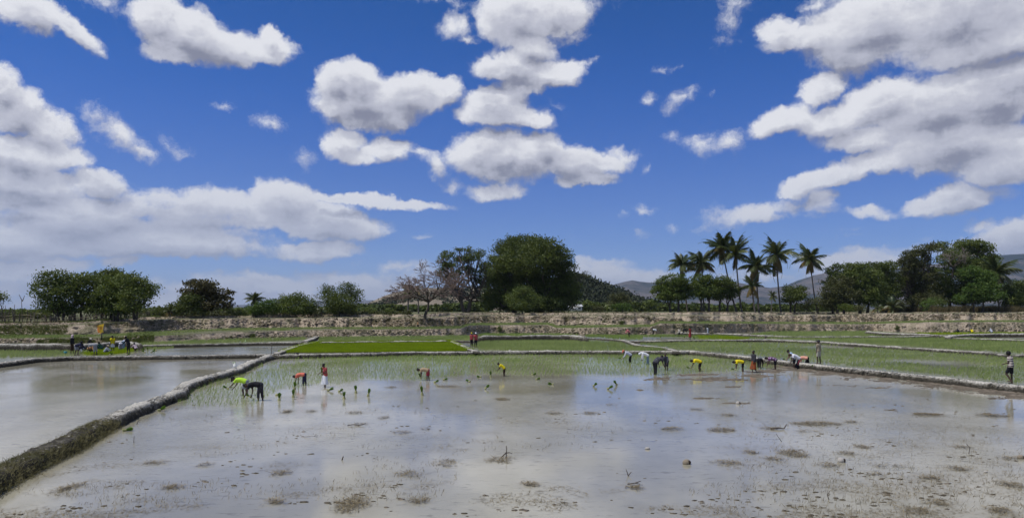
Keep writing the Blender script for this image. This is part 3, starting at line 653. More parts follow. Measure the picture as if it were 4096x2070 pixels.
blades('tall_dry_grass', p_, 5, 1.55, .07, .30, 'dry_grass', 'belt of tall dry reddish grass in front of the right hand trees', 141, quads=True)
px = g.uniform(-300, 640, 3800); i = ((px-XS[0])/5).astype(int); dd = dCt[i]+g.uniform(-.5, 8, len(px)); p_ = np.c_[(px-CX)/F*dd, dd, zCt[i]-.05]; k = fbm(p_[:, 0]*.1, p_[:, 1]*.1, oct=2, seed=8) > -.1
blades('rim_grass', p_[k], 5, .32, .05, .6, 'leaf_grove', 'green grass in front of the left grove', 142)

# grass matted on the near part of the long dike
g = np.random.default_rng(6); n = 30000
idx = g.integers(0, len(b1p), n); p0 = b1p[idx]; u = g.uniform(-1.0, .98, n); w_ = .5*1.0*u
dpx = CX+p0[:, 0]/p0[:, 1]*F
keep = g.uniform(0, 1, n) < np.clip((560-dpx)/160, .10, 1)*np.where(np.abs(u) < .35, np.clip(.25+(250-dpx)/500, .15, .8), 1)
p0, w_, u, dpx = p0[keep], w_[keep], u[keep], dpx[keep]; nr_ = b1n[idx[keep]]
zz = -.02+.36*np.interp(np.abs(u), [0, .45, .62, .78, .95, 1.0], [1, .9, .62, .3, .02, 0])
p_ = np.c_[p0[:, 0]+nr_[:, 0]*w_, p0[:, 1]+nr_[:, 1]*w_, zz]
k = fbm(p_[:, 0]*.9, p_[:, 1]*.9, oct=3, seed=9) > np.where(dpx < 420, -.5, .25)
blades('dike_grass', p_[k], 6, .11, .012, 1.6, 'bank_grass', 'matted dry and green grass on the near part of the long dike', 143, ton(p_[k], 17, 1.2), wind=(.1, -.2), flat=.35, quads=True)

# stubble and floating bits over the big field
def field_pts(n, seed, y0=1530, y1=2200, x0=-300, x1=4500, main=True):
    g = np.random.default_rng(seed); py = g.uniform(0, 1, n)**.8*(y1-y0)+y0; px = g.uniform(x0, x1, n)
    b1x = np.interp(py, [p[1] for p in B1][::-1], [p[0] for p in B1][::-1])
    k = (px > b1x+60+(py-1400)*.06) if main else (px < b1x-40)
    k &= py > np.interp(px, [2700, 3000, 4096], [1530, 1540, 1600])-1
    px, py = px[k], py[k]; d = CH*F/(py-HY)
    return np.c_[(px-CX)/F*d, d, np.zeros(len(px))], px, py
P, px, py = field_pts(9000, 151); nz = fbm(P[:, 0]*.35, P[:, 1]*.35, oct=4, seed=61, rough=.6)
bias = np.clip((px-2600)/1500, 0, .25)-np.clip((900-px)/3000, 0, .1)
k = nz+bias > .13; blades('rice_stubble', P[k], 2, .10, .008, 1.0, 'straw', 'old rice stubble poking through the muddy water', 152, quads=True)
P, px, py = field_pts(110000, 153); nz = fbm(P[:, 0]*.5, P[:, 1]*.8, oct=4, seed=62, rough=.65); bias = np.clip((px-2500)/1500, 0, .28)+np.clip((py-1900)/900, 0, .1)
k = (nz+bias*.8 > .27) & (np.random.default_rng(4).uniform(0, 1, len(P)) < .6); p_ = P[k]; p_[:, 2] = .006
blades('floating_straw', p_, 2, .16, .012, 3.0, 'straw', 'scattered bits of straw floating on the big field', 154, wind=(.6, 0), flat=.97, quads=True)
P, px, py = field_pts(1500, 155, 1440, 2000, -300, 900, main=False); nz = fbm(P[:, 0]*.3, P[:, 1]*.3, oct=3, seed=64); k = (nz > .2) & (px > -300); p_ = P[k]; p_[:, 2] = .055
blades('floating_straw', p_, 3, .16, .014, 3.0, 'straw', 'few bits of straw floating on the left field', 156, wind=(.6, 0), flat=.97)

# matted clumps of straw lying in the water, one object each
CL = [(1427,1696,70,5),(1537,1670,22,6),(1146,1647,36,8),(1244,1644,32,7),(1419,1650,56,6),(1563,1549,44,6),(1790,1545,90,5),(1702,1714,52,8),(1602,1729,56,8),(1790,1853,80,26),(2006,1838,120,18),(1635,1896,76,26),(1404,2016,110,60),(1671,2004,66,16),(2006,1596,56,9),(2212,1652,46,8),(2119,1936,30,9),
(2699,1717,92,14),(2885,1719,112,15),(2360,1652,52,8),(2447,1619,36,5),(2905,1850,84,16),(3178,1814,112,26),(3096,1834,70,10),(3003,1809,34,12),(3075,1714,62,9),(2787,1637,44,6),(2912,1660,40,6),
(3266,1694,190,16),(3235,1725,90,9),(3405,1688,44,6),(3708,1659,120,9),(3960,1662,150,10),(3312,1860,80,12),(3384,1812,60,9),(3560,1864,130,10),(3492,1898,50,9),(3842,1788,64,11),(3837,1874,64,14),(4048,1834,70,13),(3714,1910,64,9),(3662,2044,130,22),(3750,2010,46,14),(4048,1940,90,18),(3450,1788,40,8),
(692,1948,52,8),(621,1850,60,9),(813,1859,38,16),(254,1956,36,9),(313,1940,44,8),(1124,1892,62,8),(1100,2006,54,8),(1147,1645,30,6),(3990,2040,60,10),(2540,1950,34,6)]
def ordinal(k):
    w = ['first','second','third','fourth','fifth','sixth','seventh','eighth','ninth','tenth','eleventh','twelfth','thirteenth','fourteenth','fifteenth','sixteenth','seventeenth','eighteenth','nineteenth','twentieth']
    return w[k] if k < len(w) else '%dth' % (k+1)
bands = [(0, 1660, 'farthest row'), (1660, 1760, 'middle row'), (1760, 1900, 'near row'), (1900, 2200, 'bottom row')]
for lo, hi, bn in bands:
    bl = sorted([c for c in CL if lo <= c[1] < hi])
    for k_i, (cx, cy, wx, wy) in enumerate(bl):
        g = np.random.default_rng(cx*7+cy); x0, d0, _ = at(cx, cy, 0); ppm = F/d0
        rx = wx/2/ppm; ry = max(.18, wy/2*d0*d0/(CH*F)); n = int(np.clip(rx*ry*1500, 80, 1500))
        r = np.sqrt(g.uniform(0, 1, n)); a = g.uniform(0, 2*np.pi, n)
        X = r*np.cos(a)*rx; Y = r*np.sin(a)*ry; kk = fbm(X*2.2+cx, Y*2.2+cy, oct=4, seed=cx, rough=.65)-r*.35 > -.40
        if kk.sum() < 25: kk[:] = True
        X, Y = X[kk], Y[kk]; r = r[kk]
        Z = .004+g.uniform(0, .085, len(X))*(1-r*.8)
        size = 'large' if wx > 85 else ('small' if wx < 45 else 'medium')
        o = blades('straw_clump', np.c_[X, Y, Z], 2, .20, .019, 2.0, 'straw', None, cx, wind=(.2, 0), flat=.90, kind=None, quads=True)
        o.location = (x0, d0, 0)
        tag(o, '%s straw clump in the water, %s from left in %s' % (size, ordinal(k_i), bn), 'straw clump', 'matted straw clumps in the flooded field')

# ------------------------------------------------------------------ trees: trunk and limbs as tubes, crown as thousands of leaves in clumps
def leaf_mesh(C, size, g, tone, asp=.55, droop=0.0):
    n = len(C)
    a = g.normal(0, 1, (n, 3)); a[:, 2] -= droop; a /= np.linalg.norm(a, axis=1, keepdims=True)+1e-9
    b = np.cross(a, g.normal(0, 1, (n, 3))); b /= np.linalg.norm(b, axis=1, keepdims=True)+1e-9
    L = (size*g.uniform(.6, 1.25, n))[:, None]
    V = np.stack([C-a*L*.5, C+b*L*asp*.5, C+a*L*.5, C-b*L*asp*.5], 1).reshape(-1, 3)
    i = np.arange(n)*4
    return V, np.stack([i, i+1, i+2, i+3], 1), tone
def crown_points(lobes, g, per_m2, clump, leaves, depth=.72):
    """lobes: (x,y,z,rx,ry,rz) world; leaf clumps sit on bumpy shells of the lobes, few inside"""
    P = []; T = []
    for (x, y, z, rx, ry, rz) in lobes:
        area = 4*np.pi*((rx*ry)**1.6/3+(rx*rz)**1.6/3+(ry*rz)**1.6/3)**(1/1.6)
        n = max(6, int(area*per_m2))
        d = g.normal(0, 1, (n, 3)); d /= np.linalg.norm(d, axis=1, keepdims=True)
        r = np.where(g.uniform(0, 1, n) < .75, g.uniform(depth, 1.05, n), g.uniform(.2, depth, n))
        r = r*(1+.22*fbm(d[:, 0]*2.2+x, d[:, 1]*2.2+y, d[:, 2]*2.2+z, oct=3, seed=3))
        cc = np.array([x, y, z])+d*r[:, None]*np.array([rx, ry, rz])
        tn = g.uniform(0, 1, n)*.7+.15+.25*fbm(cc[:, 0]*.25, cc[:, 1]*.25, cc[:, 2]*.25, oct=2, seed=5)
        k = np.repeat(np.arange(n), leaves)
        sp = g.normal(0, 1, (len(k), 3))*np.array([clump, clump, clump*.55])
        P.append(cc[k]+sp); T.append(tn[k]+g.normal(0, .12, len(k)))
    return np.concatenate(P), np.clip(np.concatenate(T), 0, 1)
def limb(p0, p1, r0, r1, g, n=6, wob=.08, up=.15):
    p0 = np.array(p0, float); p1 = np.array(p1, float); L = np.linalg.norm(p1-p0); f = np.linspace(0, 1, n)[:, None]
    pts = p0*(1-f)+p1*f+np.array([0, 0, 1])*up*L*np.sin(f*np.pi)*.5
    w = g.normal(0, wob*L*.4, (n, 3)); w[0] = 0; w[-1] = 0
    return pts+w, np.linspace(r0, r1, n)
def tree(bases, lobes, d, label, mat='leaf_grove', leaf=.34, per=.9, clump=.42, leaves=22, seed=1, trunk_r=.16, bark='bark', name='tree', cat='tree', group=None, dy=.55, fork=.55, twigs=0, zb=None, splitcrown=False, wob=.09, droop=.2, depth=.72):
    """bases: photo columns of the trunks' feet; lobes: (photo x, photo y, rx px, ry px); d: distance"""
    g = np.random.default_rng(seed); s = d/F
    bx = [(b-CX)*s for b in bases]; z0 = zb if zb is not None else ground_z(bx[0], d)
    root = empty(name, (bx[0], d, z0), 0, label, cat, group)
    o0 = np.array([bx[0], d, z0])
    LW = []
    for (px, py, rx, ry) in lobes:
        x = (px-CX)*s; z = CH+(HY-py)*s; R_ = rx*s
        R_ *= 1.08
        LW.append((x, d+g.uniform(-dy, dy)*R_*1.6, z, R_, R_*g.uniform(.8, 1.05), ry*s))
    P, T = crown_points(LW, g, per*1.75, clump, leaves, depth)
    P[:, 2] = np.maximum(P[:, 2], z0+.05)
    V, Fc, tn = leaf_mesh(P, leaf, g, T, droop=droop)
    npmesh('crown', V-o0, Fc, MAT[mat], root, attrs={'tone': tn})
    groups = [[] for _ in bases]
    for L in LW: groups[int(np.argmin([abs(L[0]-b) for b in bx]))].append(L)
    for b, gl in zip(bx, groups):
        paths = []
        top = min([L[2] for L in gl]) if gl else z0+1.5
        cxm = np.mean([L[0] for L in gl]) if gl else b
        h = max(.5, (top-z0)*fork)
        fk = np.array([b+(cxm-b)*.25, d, z0+h])
        paths.append(limb((b, d, z0-.2), fk, trunk_r*1.25, trunk_r*.85, g, 6, .04, 0))
        for L in gl:
            e = np.array(L[:3]); paths.append(limb(fk-[0, 0, .1], e, trunk_r*.6, trunk_r*.18, g, 8, wob, -.1))
            for k in range(4+twigs):
                dd = g.normal(0, 1, 3); dd[2] = abs(dd[2])*.7; dd /= np.linalg.norm(dd)
                f = g.uniform(.45, .95); st_ = fk*(1-f)+e*f
                paths.append(limb(st_, e+dd*np.array(L[3:])*.85, trunk_r*.22, .02, g, 5, .12, .1))
        v, f = tubes_mesh(paths, 6)
        npmesh('trunk', v-o0, f, MAT[bark], root, smooth=True)
    return root
DL = rim_d   # distance of the rim at a photo column
GL = 'trees of the left grove'
tree([238, 252], [(205,1115,40,30),(235,1110,40,30),(222,1160,58,38),(215,1210,48,38),(205,1245,38,22),(262,1180,35,45),(240,1225,40,25)], 112, 'leafy green tree at the left end of the left grove', 'leaf_grove', seed=11, group=GL)
tree([300, 322], [(290,1125,40,28),(320,1150,50,38),(340,1120,40,28),(300,1190,40,28),(330,1215,50,30),(300,1240,40,20)], 114, 'green tree second from the left in the left grove', 'leaf_grove', seed=12, group=GL)
tree([425], [(420,1095,32,16),(450,1090,30,18),(395,1105,25,14),(430,1120,50,26),(470,1098,16,14)], 121, 'dark tree rising behind the middle of the left grove', 'leaf_dark', seed=13, group=GL)
tree([388, 405], [(375,1125,42,24),(390,1155,52,36),(365,1190,45,32),(410,1210,50,35),(390,1240,50,22),(420,1135,40,30)], 113, 'round crowned tree in the middle of the left grove', 'leaf_grove', seed=14, group=GL)
tree([455, 470], [(470,1125,44,28),(445,1165,48,34),(490,1160,48,36),(460,1205,50,34),(500,1215,45,34),(470,1240,45,20)], 112, 'yellowish green tree right of the middle of the left grove', 'leaf_green', seed=15, group=GL)
tree([535, 545], [(535,1100,17,16),(520,1125,38,24),(555,1135,40,30),(585,1165,28,30),(590,1200,24,28),(550,1180,50,36),(545,1220,46,28),(560,1150,40,30)], 111, 'broad green tree at the right end of the left grove', 'leaf_grove', seed=16, group=GL)
tree([740], [(735,1215,40,30),(760,1200,35,32),(715,1228,32,24),(700,1240,30,16),(775,1235,40,20)], 126, 'dark rounded shrub left of the brownish tree', 'leaf_dark', seed=17, leaf=.36, trunk_r=.10, name='shrub', cat='shrub')
tree([812], [(800,1135,45,20),(830,1145,45,24),(790,1165,55,28),(850,1170,45,28),(745,1165,22,16),(768,1180,30,24),(820,1195,62,30),(908,1168,22,14),(893,1195,32,20),(905,1222,28,18),(865,1215,40,26),(775,1215,34,22)], 128, 'brownish broadleaf tree with an uneven crown, right of the left grove', 'leaf_brown', leaf=.46, seed=18, per=.62, clump=.34, leaves=16, trunk_r=.22)
tree([1052], [(1030,1232,42,22),(1065,1225,48,26),(1105,1215,38,22),(1020,1250,30,14),(1110,1240,40,16)], 134, 'low feathery green shrub beside the fan palm', 'leaf_fresh', leaf=.26, seed=19, trunk_r=.08, name='shrub', cat='shrub', per=1.1, clump=.3)
tree([1180], [(1165,1195,36,24),(1205,1190,32,20),(1145,1215,32,24),(1190,1220,56,26),(1235,1215,32,24),(1205,1240,60,16)], 134, 'wide yellow-green bushy tree left of the dark bush', 'leaf_green', leaf=.3, seed=20, trunk_r=.1)
tree([1275], [(1270,1185,14,20),(1280,1205,16,22),(1262,1215,12,14)], 136, 'thin greyish sapling between two bushy trees', 'leaf_olive', leaf=.2, seed=21, trunk_r=.06, per=.5, leaves=12)
tree([1360, 1382], [(1312,1160,26,20),(1335,1180,42,28),(1385,1150,30,18),(1402,1175,36,30),(1370,1205,60,28),(1425,1190,20,20),(1345,1228,44,20),(1405,1225,36,20)], 136, 'dark green bushy tree with two raised tops, right of the gap', 'leaf_dark', leaf=.28, seed=22, trunk_r=.13, per=1.0)
for k, (x, y, w, h, m, lab) in enumerate([(640,1245,34,18,'leaf_dark','dark low shrub right next to the left grove'),(668,1250,30,14,'leaf_olive','olive shrub between the left grove and the dark shrub'),(960,1252,40,12,'leaf_dark','low dark shrub under the brownish tree on its right'),(1480,1248,30,14,'leaf_grove','small shrub at the foot of the rocky hill'),(1560,1247,26,16,'leaf_grove','round green shrub on the rim left of the bare tree'),(1290,1246,26,14,'leaf_olive','low olive shrub under the sapling')]):
    tree([x], [(x-w*.4, y, w*.6, h), (x+w*.4, y+2, w*.6, h*.9), (x, y-h*.5, w*.5, h*.7)], 130 if x < 1000 else 140, lab, m, leaf=.25, seed=30+k, trunk_r=.05, name='shrub', cat='shrub', clump=.28)
# big trees in the middle
tree([1858, 1872], [(1790,1015,26,16),(1775,1040,20,20),(1770,1075,22,22),(1800,1060,26,18),(1835,1000,14,12),(1850,1035,30,16),(1890,1030,34,20),(1870,1075,24,16),(1915,1010,24,16),(1790,1105,24,18),(1830,1095,20,14),(1900,1100,28,24),(1935,1060,22,22),(1930,1125,32,22),(1960,1095,24,26),(1850,1130,16,12),(1755,1095,12,10),(1870,1000,18,10)],
     168, 'open dark tree with a crooked forked trunk and sparse leaf tufts beside the huge tree', 'leaf_dark', leaf=.34, seed=41, per=1.15, clump=.34, leaves=15, trunk_r=.42, dy=.9, fork=.38, twigs=4, wob=.22)
tree([2060, 2110, 2160], [(2105,975,95,38),(2040,985,52,34),(2170,1000,70,40),(2025,1030,62,50),(2230,1030,58,42),(2110,1045,120,60),(1985,1075,52,52),(2255,1080,46,40),(2180,1090,90,60),(2060,1110,100,60),(1990,1150,60,56),(2275,1130,42,38),(2120,1160,120,56),(2225,1160,66,50),(2295,1160,30,36),(2030,1205,80,38),(2150,1215,110,32),(2225,1215,60,30),(2290,1205,22,26),(1960,1200,34,34)],
     172, 'huge dense dark green tree with a domed crown, the largest one', 'leaf_dark', leaf=.42, seed=42, per=.62, clump=.55, leaves=26, trunk_r=.55, dy=.6)
tree([2315], [(2322,1100,12,7),(2338,1094,12,6),(2305,1108,10,6),(2345,1104,8,6)], 170, 'thin leafy branch sticking out on the right of the huge tree', 'leaf_olive', leaf=.3, seed=43, per=.6, leaves=12, trunk_r=.05, name='branch', cat='branch', zb=CH+(HY-1150)*170/F)
tree([2090], [(2090,1165,34,22),(2060,1190,36,24),(2120,1190,36,26),(2090,1215,50,24)], 158, 'lighter green bush in front of the huge tree', 'leaf_grove', leaf=.32, seed=44, per=1.0, trunk_r=.12, name='bush', cat='bush')
tree([1712], [(1712,1180,10,10)], 128, 'leafless pinkish brown tree with fine spreading twigs', 'leaf_brown', seed=45, per=0.01, leaves=1, trunk_r=.2, bark='bark') if False else None
# bare tree
def bare_tree(px, pyb, d, label, spread, height, bark, seed, levels=6, r0=.24, n0=5, name='bare_tree', z0=None, tilt=0.0):
    g = np.random.default_rng(seed); s = d/F; x0 = (px-CX)*s; z0 = CH+(HY-pyb)*s if z0 is None else z0
    root = empty(name, (x0, d, z0), 0, label, 'tree')
    big, fine = [], []
    def grow(p, dr, L, r, lev):
        e = p+dr*L; r = max(r, .024); pts, rad = limb(p, e, r, max(r*.62, .018), g, 4, .12, 0)
        (big if lev < 3 else fine).append((pts, rad))
        if lev >= levels: return
        for k in range(n0 if lev == 0 else int(g.integers(2, 4))):
            nd = dr*(.55 if lev == 0 else .9)+g.normal(0, .55 if lev else .62, 3)*np.array([1, 1, .55])+np.array([0, 0, .12 if lev < 2 else 0])
            if lev == 0: a = k*2*np.pi/n0+g.uniform(-.3, .3); nd = np.array([np.cos(a), np.sin(a), g.uniform(.35, 1.1)])
            nd /= np.linalg.norm(nd); grow(e if lev == 0 else p+(e-p)*g.uniform(.6, 1), nd*np.array([spread, spread, 1]), L*g.uniform(.62, .85)*(1.25 if lev == 0 else 1), r*.6, lev+1)
    grow(np.zeros(3), np.array([tilt, 0, 1.]), height*.26, r0, 0)
    v, f = tubes_mesh(big, 6); npmesh('trunk', v, f, MAT['bark'], root, smooth=True)
    v, f = tubes_mesh(fine, 3); tag(npmesh('twigs', v, f, MAT[bark], root), kind='stuff')
    return root
bare_tree(1700, 1277, 118, 'leafless pinkish brown tree with fine spreading twigs on the terrace', 1.35, 7.4, 'twig_red', 46, levels=7, r0=.22, n0=7, tilt=.12) if False else bare_tree(1700, 1277, 118, 'leafless pinkish brown tree with fine spreading twigs on the terrace', 1.15, 10.5, 'twig_red', 461, levels=7, r0=.26, n0=8, tilt=.2)
bare_tree(3812, 1130, 176, 'pale bare branches sticking up between the big crowns on the right', .8, 9.0, 'bark_pale', 47, levels=5, r0=.2, n0=4, z0=CH+(HY-1110)*176/F)
# grove of three round trees at the palms
GR = 'round crowned trees among the palms'
tree([2682, 2712], [(2665,1130,34,26),(2700,1120,40,28),(2735,1135,34,26),(2650,1160,36,26),(2690,1165,50,26),(2735,1170,40,24),(2640,1185,22,12),(2690,1190,40,12)], 178, 'round crowned green tree left of the palms', 'leaf_green', leaf=.42, seed=51, per=.75, trunk_r=.24, group=GR)
tree([2808, 2836], [(2805,1120,38,26),(2840,1125,34,26),(2785,1145,34,26),(2825,1160,48,26),(2790,1175,30,18),(2840,1180,30,16)], 178, 'round crowned green tree in the middle of the grove under the palms', 'leaf_green', leaf=.42, seed=52, per=.75, trunk_r=.24, group=GR)
tree([2878, 2908], [(2880,1130,30,24),(2905,1145,36,28),(2930,1165,22,24),(2890,1170,40,22),(2925,1185,16,14),(2870,1190,24,12)], 180, 'round crowned green tree right of the grove, touching the palm trunks', 'leaf_grove', leaf=.42, seed=53, per=.75, trunk_r=.24, group=GR)
tree([3162, 3178], [(3155,1158,28,18),(3185,1162,28,18),(3168,1180,42,20),(3195,1190,18,14),(3160,1200,26,10)], 178, 'small dark round tree between the last two tall palms', 'leaf_dark', leaf=.38, seed=54, per=.85, trunk_r=.2)
tree([3228], [(3225,1180,12,12),(3232,1200,20,20),(3215,1222,30,16)], 176, 'thin light shrubby tree beside the last tall palm', 'leaf_olive', leaf=.26, seed=55, per=.6, trunk_r=.08)
tree([3275], [(3262,1215,30,18),(3290,1205,22,24)], 176, 'dull green shrub behind the foot of the last tall palm', 'leaf_grove', leaf=.26, seed=56, per=.7, trunk_r=.08, name='shrub', cat='shrub')
# right hand wood
GW = 'big trees of the right hand wood'
tree([3332], [(3343,1065,18,14),(3325,1085,22,16),(3340,1110,26,22),(3300,1125,10,8),(3320,1140,22,16)], 176, 'slim dark tree with a knobbly top at the left end of the right hand wood', 'leaf_dark', leaf=.38, seed=61, per=.8, trunk_r=.2, group=GW)
tree([3350, 3375], [(3345,1160,50,34),(3375,1130,44,30),(3330,1195,40,26),(3385,1185,50,34),(3360,1215,60,22)], 172, 'yellowish green tree low at the left end of the right hand wood', 'leaf_olive', leaf=.40, seed=62, per=.75, trunk_r=.25, group=GW)
tree([3440, 3470], [(3400,1075,38,24),(3390,1100,36,26),(3440,1070,32,18),(3455,1100,60,32),(3420,1130,50,34),(3480,1145,56,36),(3440,1180,60,36),(3490,1195,46,30)], 176, 'broad dark green tree left of the centre of the right hand wood', 'leaf_grove', leaf=.42, seed=63, per=.7, trunk_r=.3, group=GW)
tree([3545], [(3500,1062,28,16),(3530,1068,38,20),(3560,1080,30,22),(3520,1105,50,34),(3560,1130,38,36),(3540,1170,50,36),(3560,1205,46,26)], 180, 'flat topped dark tree next to the tallest crowns of the right hand wood', 'leaf_dark', leaf=.42, seed=64, per=.7, trunk_r=.3, group=GW)
tree([3650, 3690], [(3622,1028,30,16),(3605,1050,22,16),(3660,1010,26,16),(3690,1000,36,20),(3720,985,24,12),(3640,1055,40,24),(3700,1040,50,34),(3620,1095,42,34),(3690,1100,64,44),(3640,1150,60,40),(3710,1160,56,40),(3670,1200,70,26)], 182, 'tall spreading tree with tufted top, left of the pale bare branches', 'leaf_olive', leaf=.42, seed=65, per=.62, trunk_r=.38, group=GW)
tree([3800, 3850], [(3780,985,34,18),(3830,985,24,14),(3870,975,46,20),(3905,985,40,20),(3935,1005,34,22),(3860,1015,60,32),(3790,1035,56,36),(3920,1045,52,36),(3850,1080,70,44),(3780,1110,66,44),(3960,1040,26,20),(3900,1120,60,40),(3800,1170,80,44),(3890,1185,70,36)], 186, 'tallest wide tree of the right hand wood', 'leaf_grove', leaf=.42, seed=66, per=.62, trunk_r=.42, group=GW)
tree([3895, 3930], [(3880,1085,40,20),(3905,1110,44,22),(3955,1110,30,24),(3945,1145,44,26),(3890,1150,40,22),(3930,1180,56,24),(3870,1190,36,18)], 172, 'bright green leafy tree in front of the tallest tree on the right', 'leaf_fresh', leaf=.44, seed=67, per=.8, trunk_r=.2, group=GW)
tree([4050, 4080], [(4030,1165,34,24),(4065,1155,36,26),(4096,1140,30,24),(4050,1195,50,24),(4100,1190,40,30),(4020,1210,40,18)], 178, 'green bush filling the right edge under the arching palm', 'leaf_grove', leaf=.38, seed=68, per=.8, trunk_r=.2, group=GW)
tree([4230], [(4200,1120,70,50),(4260,1100,70,60),(4220,1180,90,44)], 184, 'large green tree beyond the right edge of the wood', 'leaf_grove', leaf=.44, seed=69, per=.5, trunk_r=.3, group=GW)
tree([3708], [(3700,1212,20,14),(3722,1205,16,14),(3708,1228,16,14)], 158, 'greyish green bush standing in the tall dry grass', 'leaf_fresh', leaf=.22, seed=70, per=1.2, trunk_r=.07, name='bush', cat='bush', clump=.2)
for k, (x, y, w, h, m, lab) in enumerate([(3385,1228,30,12,'leaf_green','low yellow-green shrub under the left end of the right hand wood'),(3440,1232,36,10,'leaf_olive','low olive shrub under the broad dark tree'),(3600,1215,30,16,'leaf_olive','olive undergrowth shrub in front of the flat topped tree'),(2485,1226,40,14,'leaf_fresh','low feathery green bush on the rim right of the huge tree'),(2395,1235,26,10,'leaf_olive','small shrub on the rim right beside the huge tree'),(3750,1208,40,16,'leaf_grove','green undergrowth shrub behind the tall dry grass')]):
    tree([x], [(x-w*.4, y, w*.6, h), (x+w*.4, y+2, w*.6, h*.9), (x, y-h*.5, w*.5, h*.7)], 168, lab, m, leaf=.28, seed=80+k, trunk_r=.05, name='shrub', cat='shrub', clump=.3)
tree([2468, 2490], [(2462,1190,24,14),(2490,1182,20,12),(2505,1195,18,12),(2470,1208,34,14),(2500,1212,24,12)], 200, 'yellowish tree on the rim between the huge tree and the round crowned trees', 'leaf_olive', leaf=.34, seed=90, per=.8, trunk_r=.14)
tree([10], [(4,1182,14,8),(-10,1190,20,16),(12,1195,10,10)], 112, 'small leafy tree top at the left edge above the post fence', 'leaf_green', leaf=.24, seed=91, per=1, trunk_r=.08)
tree([80], [(75,1250,16,12),(92,1252,12,10),(70,1262,16,8)], 124, 'round shrub behind the post fence', 'leaf_grove', leaf=.24, seed=92, trunk_r=.05, name='shrub', cat='shrub', clump=.25)

# ------------------------------------------------------------------ palms: trunk, and every frond an object
def frond_mesh(L, arch, seed, n=18, leaf=.95, hang=.5, dry=False):
    g = np.random.default_rng(seed); f = np.linspace(0, 1, n+1)
    ang = arch*f**1.4; dx = np.cumsum(np.cos(ang))*L/n; dz = -np.cumsum(np.sin(ang))*L/n
    spine = np.c_[dx-dx[0], np.zeros(n+1), dz-dz[0]]
    V = [];  Fq = []
    v, q = tubes_mesh([(spine, np.linspace(.05, .012, n+1))], 4); V.append(v); Fq.append(q); base = len(v)
    for i in range(1, n+1):
        for rep in (0, .5):
            ff = min(1, (i-rep)/n); p = np.array([np.interp(ff, f, spine[:, k]) for k in range(3)])
            a = ang[i]; t_ = np.array([math.cos(a), 0, -math.sin(a)])
            ll = leaf*(math.sin(min(1, ff*1.15+.12)*math.pi)**.6)*g.uniform(.8, 1.1)
            for sgn in (1, -1):
                out = np.array([.55*t_[0], sgn*.75, .55*t_[2]])+np.array([0, 0, -hang*g.uniform(.5, 1.3)])
                out /= np.linalg.norm(out); w = t_*.06
                tip = p+out*ll+np.array([0, 0, -.15*hang*ll])
                mid = p+out*ll*.55+np.array([0, 0, .03])
                V.append(np.array([p-w, p+w, mid+w*.9, tip, mid-w*.9])); Fq.append(np.array([[base, base+1, base+2, base+4]])); Fq.append(np.array([[base+4, base+2, base+3, base+3]])[:, :3]); base += 5
    V = np.concatenate(V); q4 = np.concatenate([x for x in Fq if x.shape[1] == 4]); q3 = np.concatenate([x for x in Fq if x.shape[1] == 3])
    return V, [q4, q3]
FR = {}
def frond_data(kind, seed):
    key = (kind, seed)
    if key not in FR:
        arch, hang = {'up': (.9, .5), 'mid': (1.5, .8), 'low': (1.1, 1.3), 'dry': (.8, 1.6)}[kind]
        V, fc = frond_mesh(1.0*3.2, arch, seed, hang=hang)
        o = npmesh('frond', V, fc, MAT['palm_dry' if kind == 'dry' or (kind == 'low' and seed == 2) else 'palm_leaf'], attrs={'tone': np.full(sum(len(x) for x in fc), {'up': .15, 'mid': .45, 'low': .75, 'dry': .6}[kind])+np.random.default_rng(seed).normal(0, .1, sum(len(x) for x in fc))})
        FR[key] = o.data; bpy.data.objects.remove(o)
    return FR[key]
def palm(cx, cy, bx, d, rad, label, seed, nfr=20, tr=.17, ndry=1, group='coconut palms', az0=None, by=None, name='coconut_palm'):
    g = np.random.default_rng(seed); s = d/F
    x0 = (bx-CX)*s; z0 = ground_z(x0, d) if by is None else CH+(HY-by)*s
    top = np.array([(cx-CX)*s-x0, 0, CH+(HY-cy)*s-z0])
    root = empty(name, (x0, d, z0), 0, label, 'palm tree', group)
    n = 12; f = np.linspace(0, 1, n); pts = np.c_[top[0]*f**.8, .15*np.sin(f*3), top[2]*f-.1*(f == 0)]
    v, q = tubes_mesh([(pts, tr*(1.25-.45*f)*(1+.05*np.sin(f*40)))], 8); npmesh('trunk', v, q, MAT['palm_trunk'], root, smooth=True)
    hd = []
    for k in range(7):
        a = k*.9; hd.append((top+np.array([math.cos(a)*.28, math.sin(a)*.28, -.28-.1*(k % 2)]), .13))
    bm = bmesh.new()
    for c, r in hd: bmesh.ops.create_icosphere(bm, subdivisions=1, radius=r, matrix=Matrix.Translation(c))
    me = bpy.data.meshes.new('coconuts'); bm.to_mesh(me); bm.free(); me.materials.append(MAT['bark']); tag(link(bpy.data.objects.new('coconut_cluster', me), root))
    sc = rad*s*1.15/3.2*1.25
    for k in range(nfr):
        f = k/(nfr-1); el = 78-f*112+g.uniform(-17, 15)
        kind = 'up' if f < .45 else ('mid' if f < .75 else 'low')
        if k >= nfr-ndry: kind = 'dry'; el = -55+g.uniform(-20, 10)
        a = k*2.4+g.uniform(-.3, .3)+seed
        o = bpy.data.objects.new('frond', frond_data(kind, int(g.integers(0, 3)))); link(o, root)
        o.location = top+np.array([0, 0, -.1]); o.rotation_euler = (g.uniform(-.5, .5), -R(el), a)
        q_ = sc*g.uniform(.62, 1.12)*(.9 if el > 55 else 1); o.scale = (q_, q_, q_)
    return root
palm(2728, 1052, 2752, 184, 62, 'palm at the left end of the palm row, above the round trees', 1)
palm(2808, 1045, 2817, 186, 62, 'second palm from the left, above the round trees', 2)
palm(2888, 985, 2948, 182, 74, 'tall palm leaning left, third in the row', 3, 22, ndry=2)
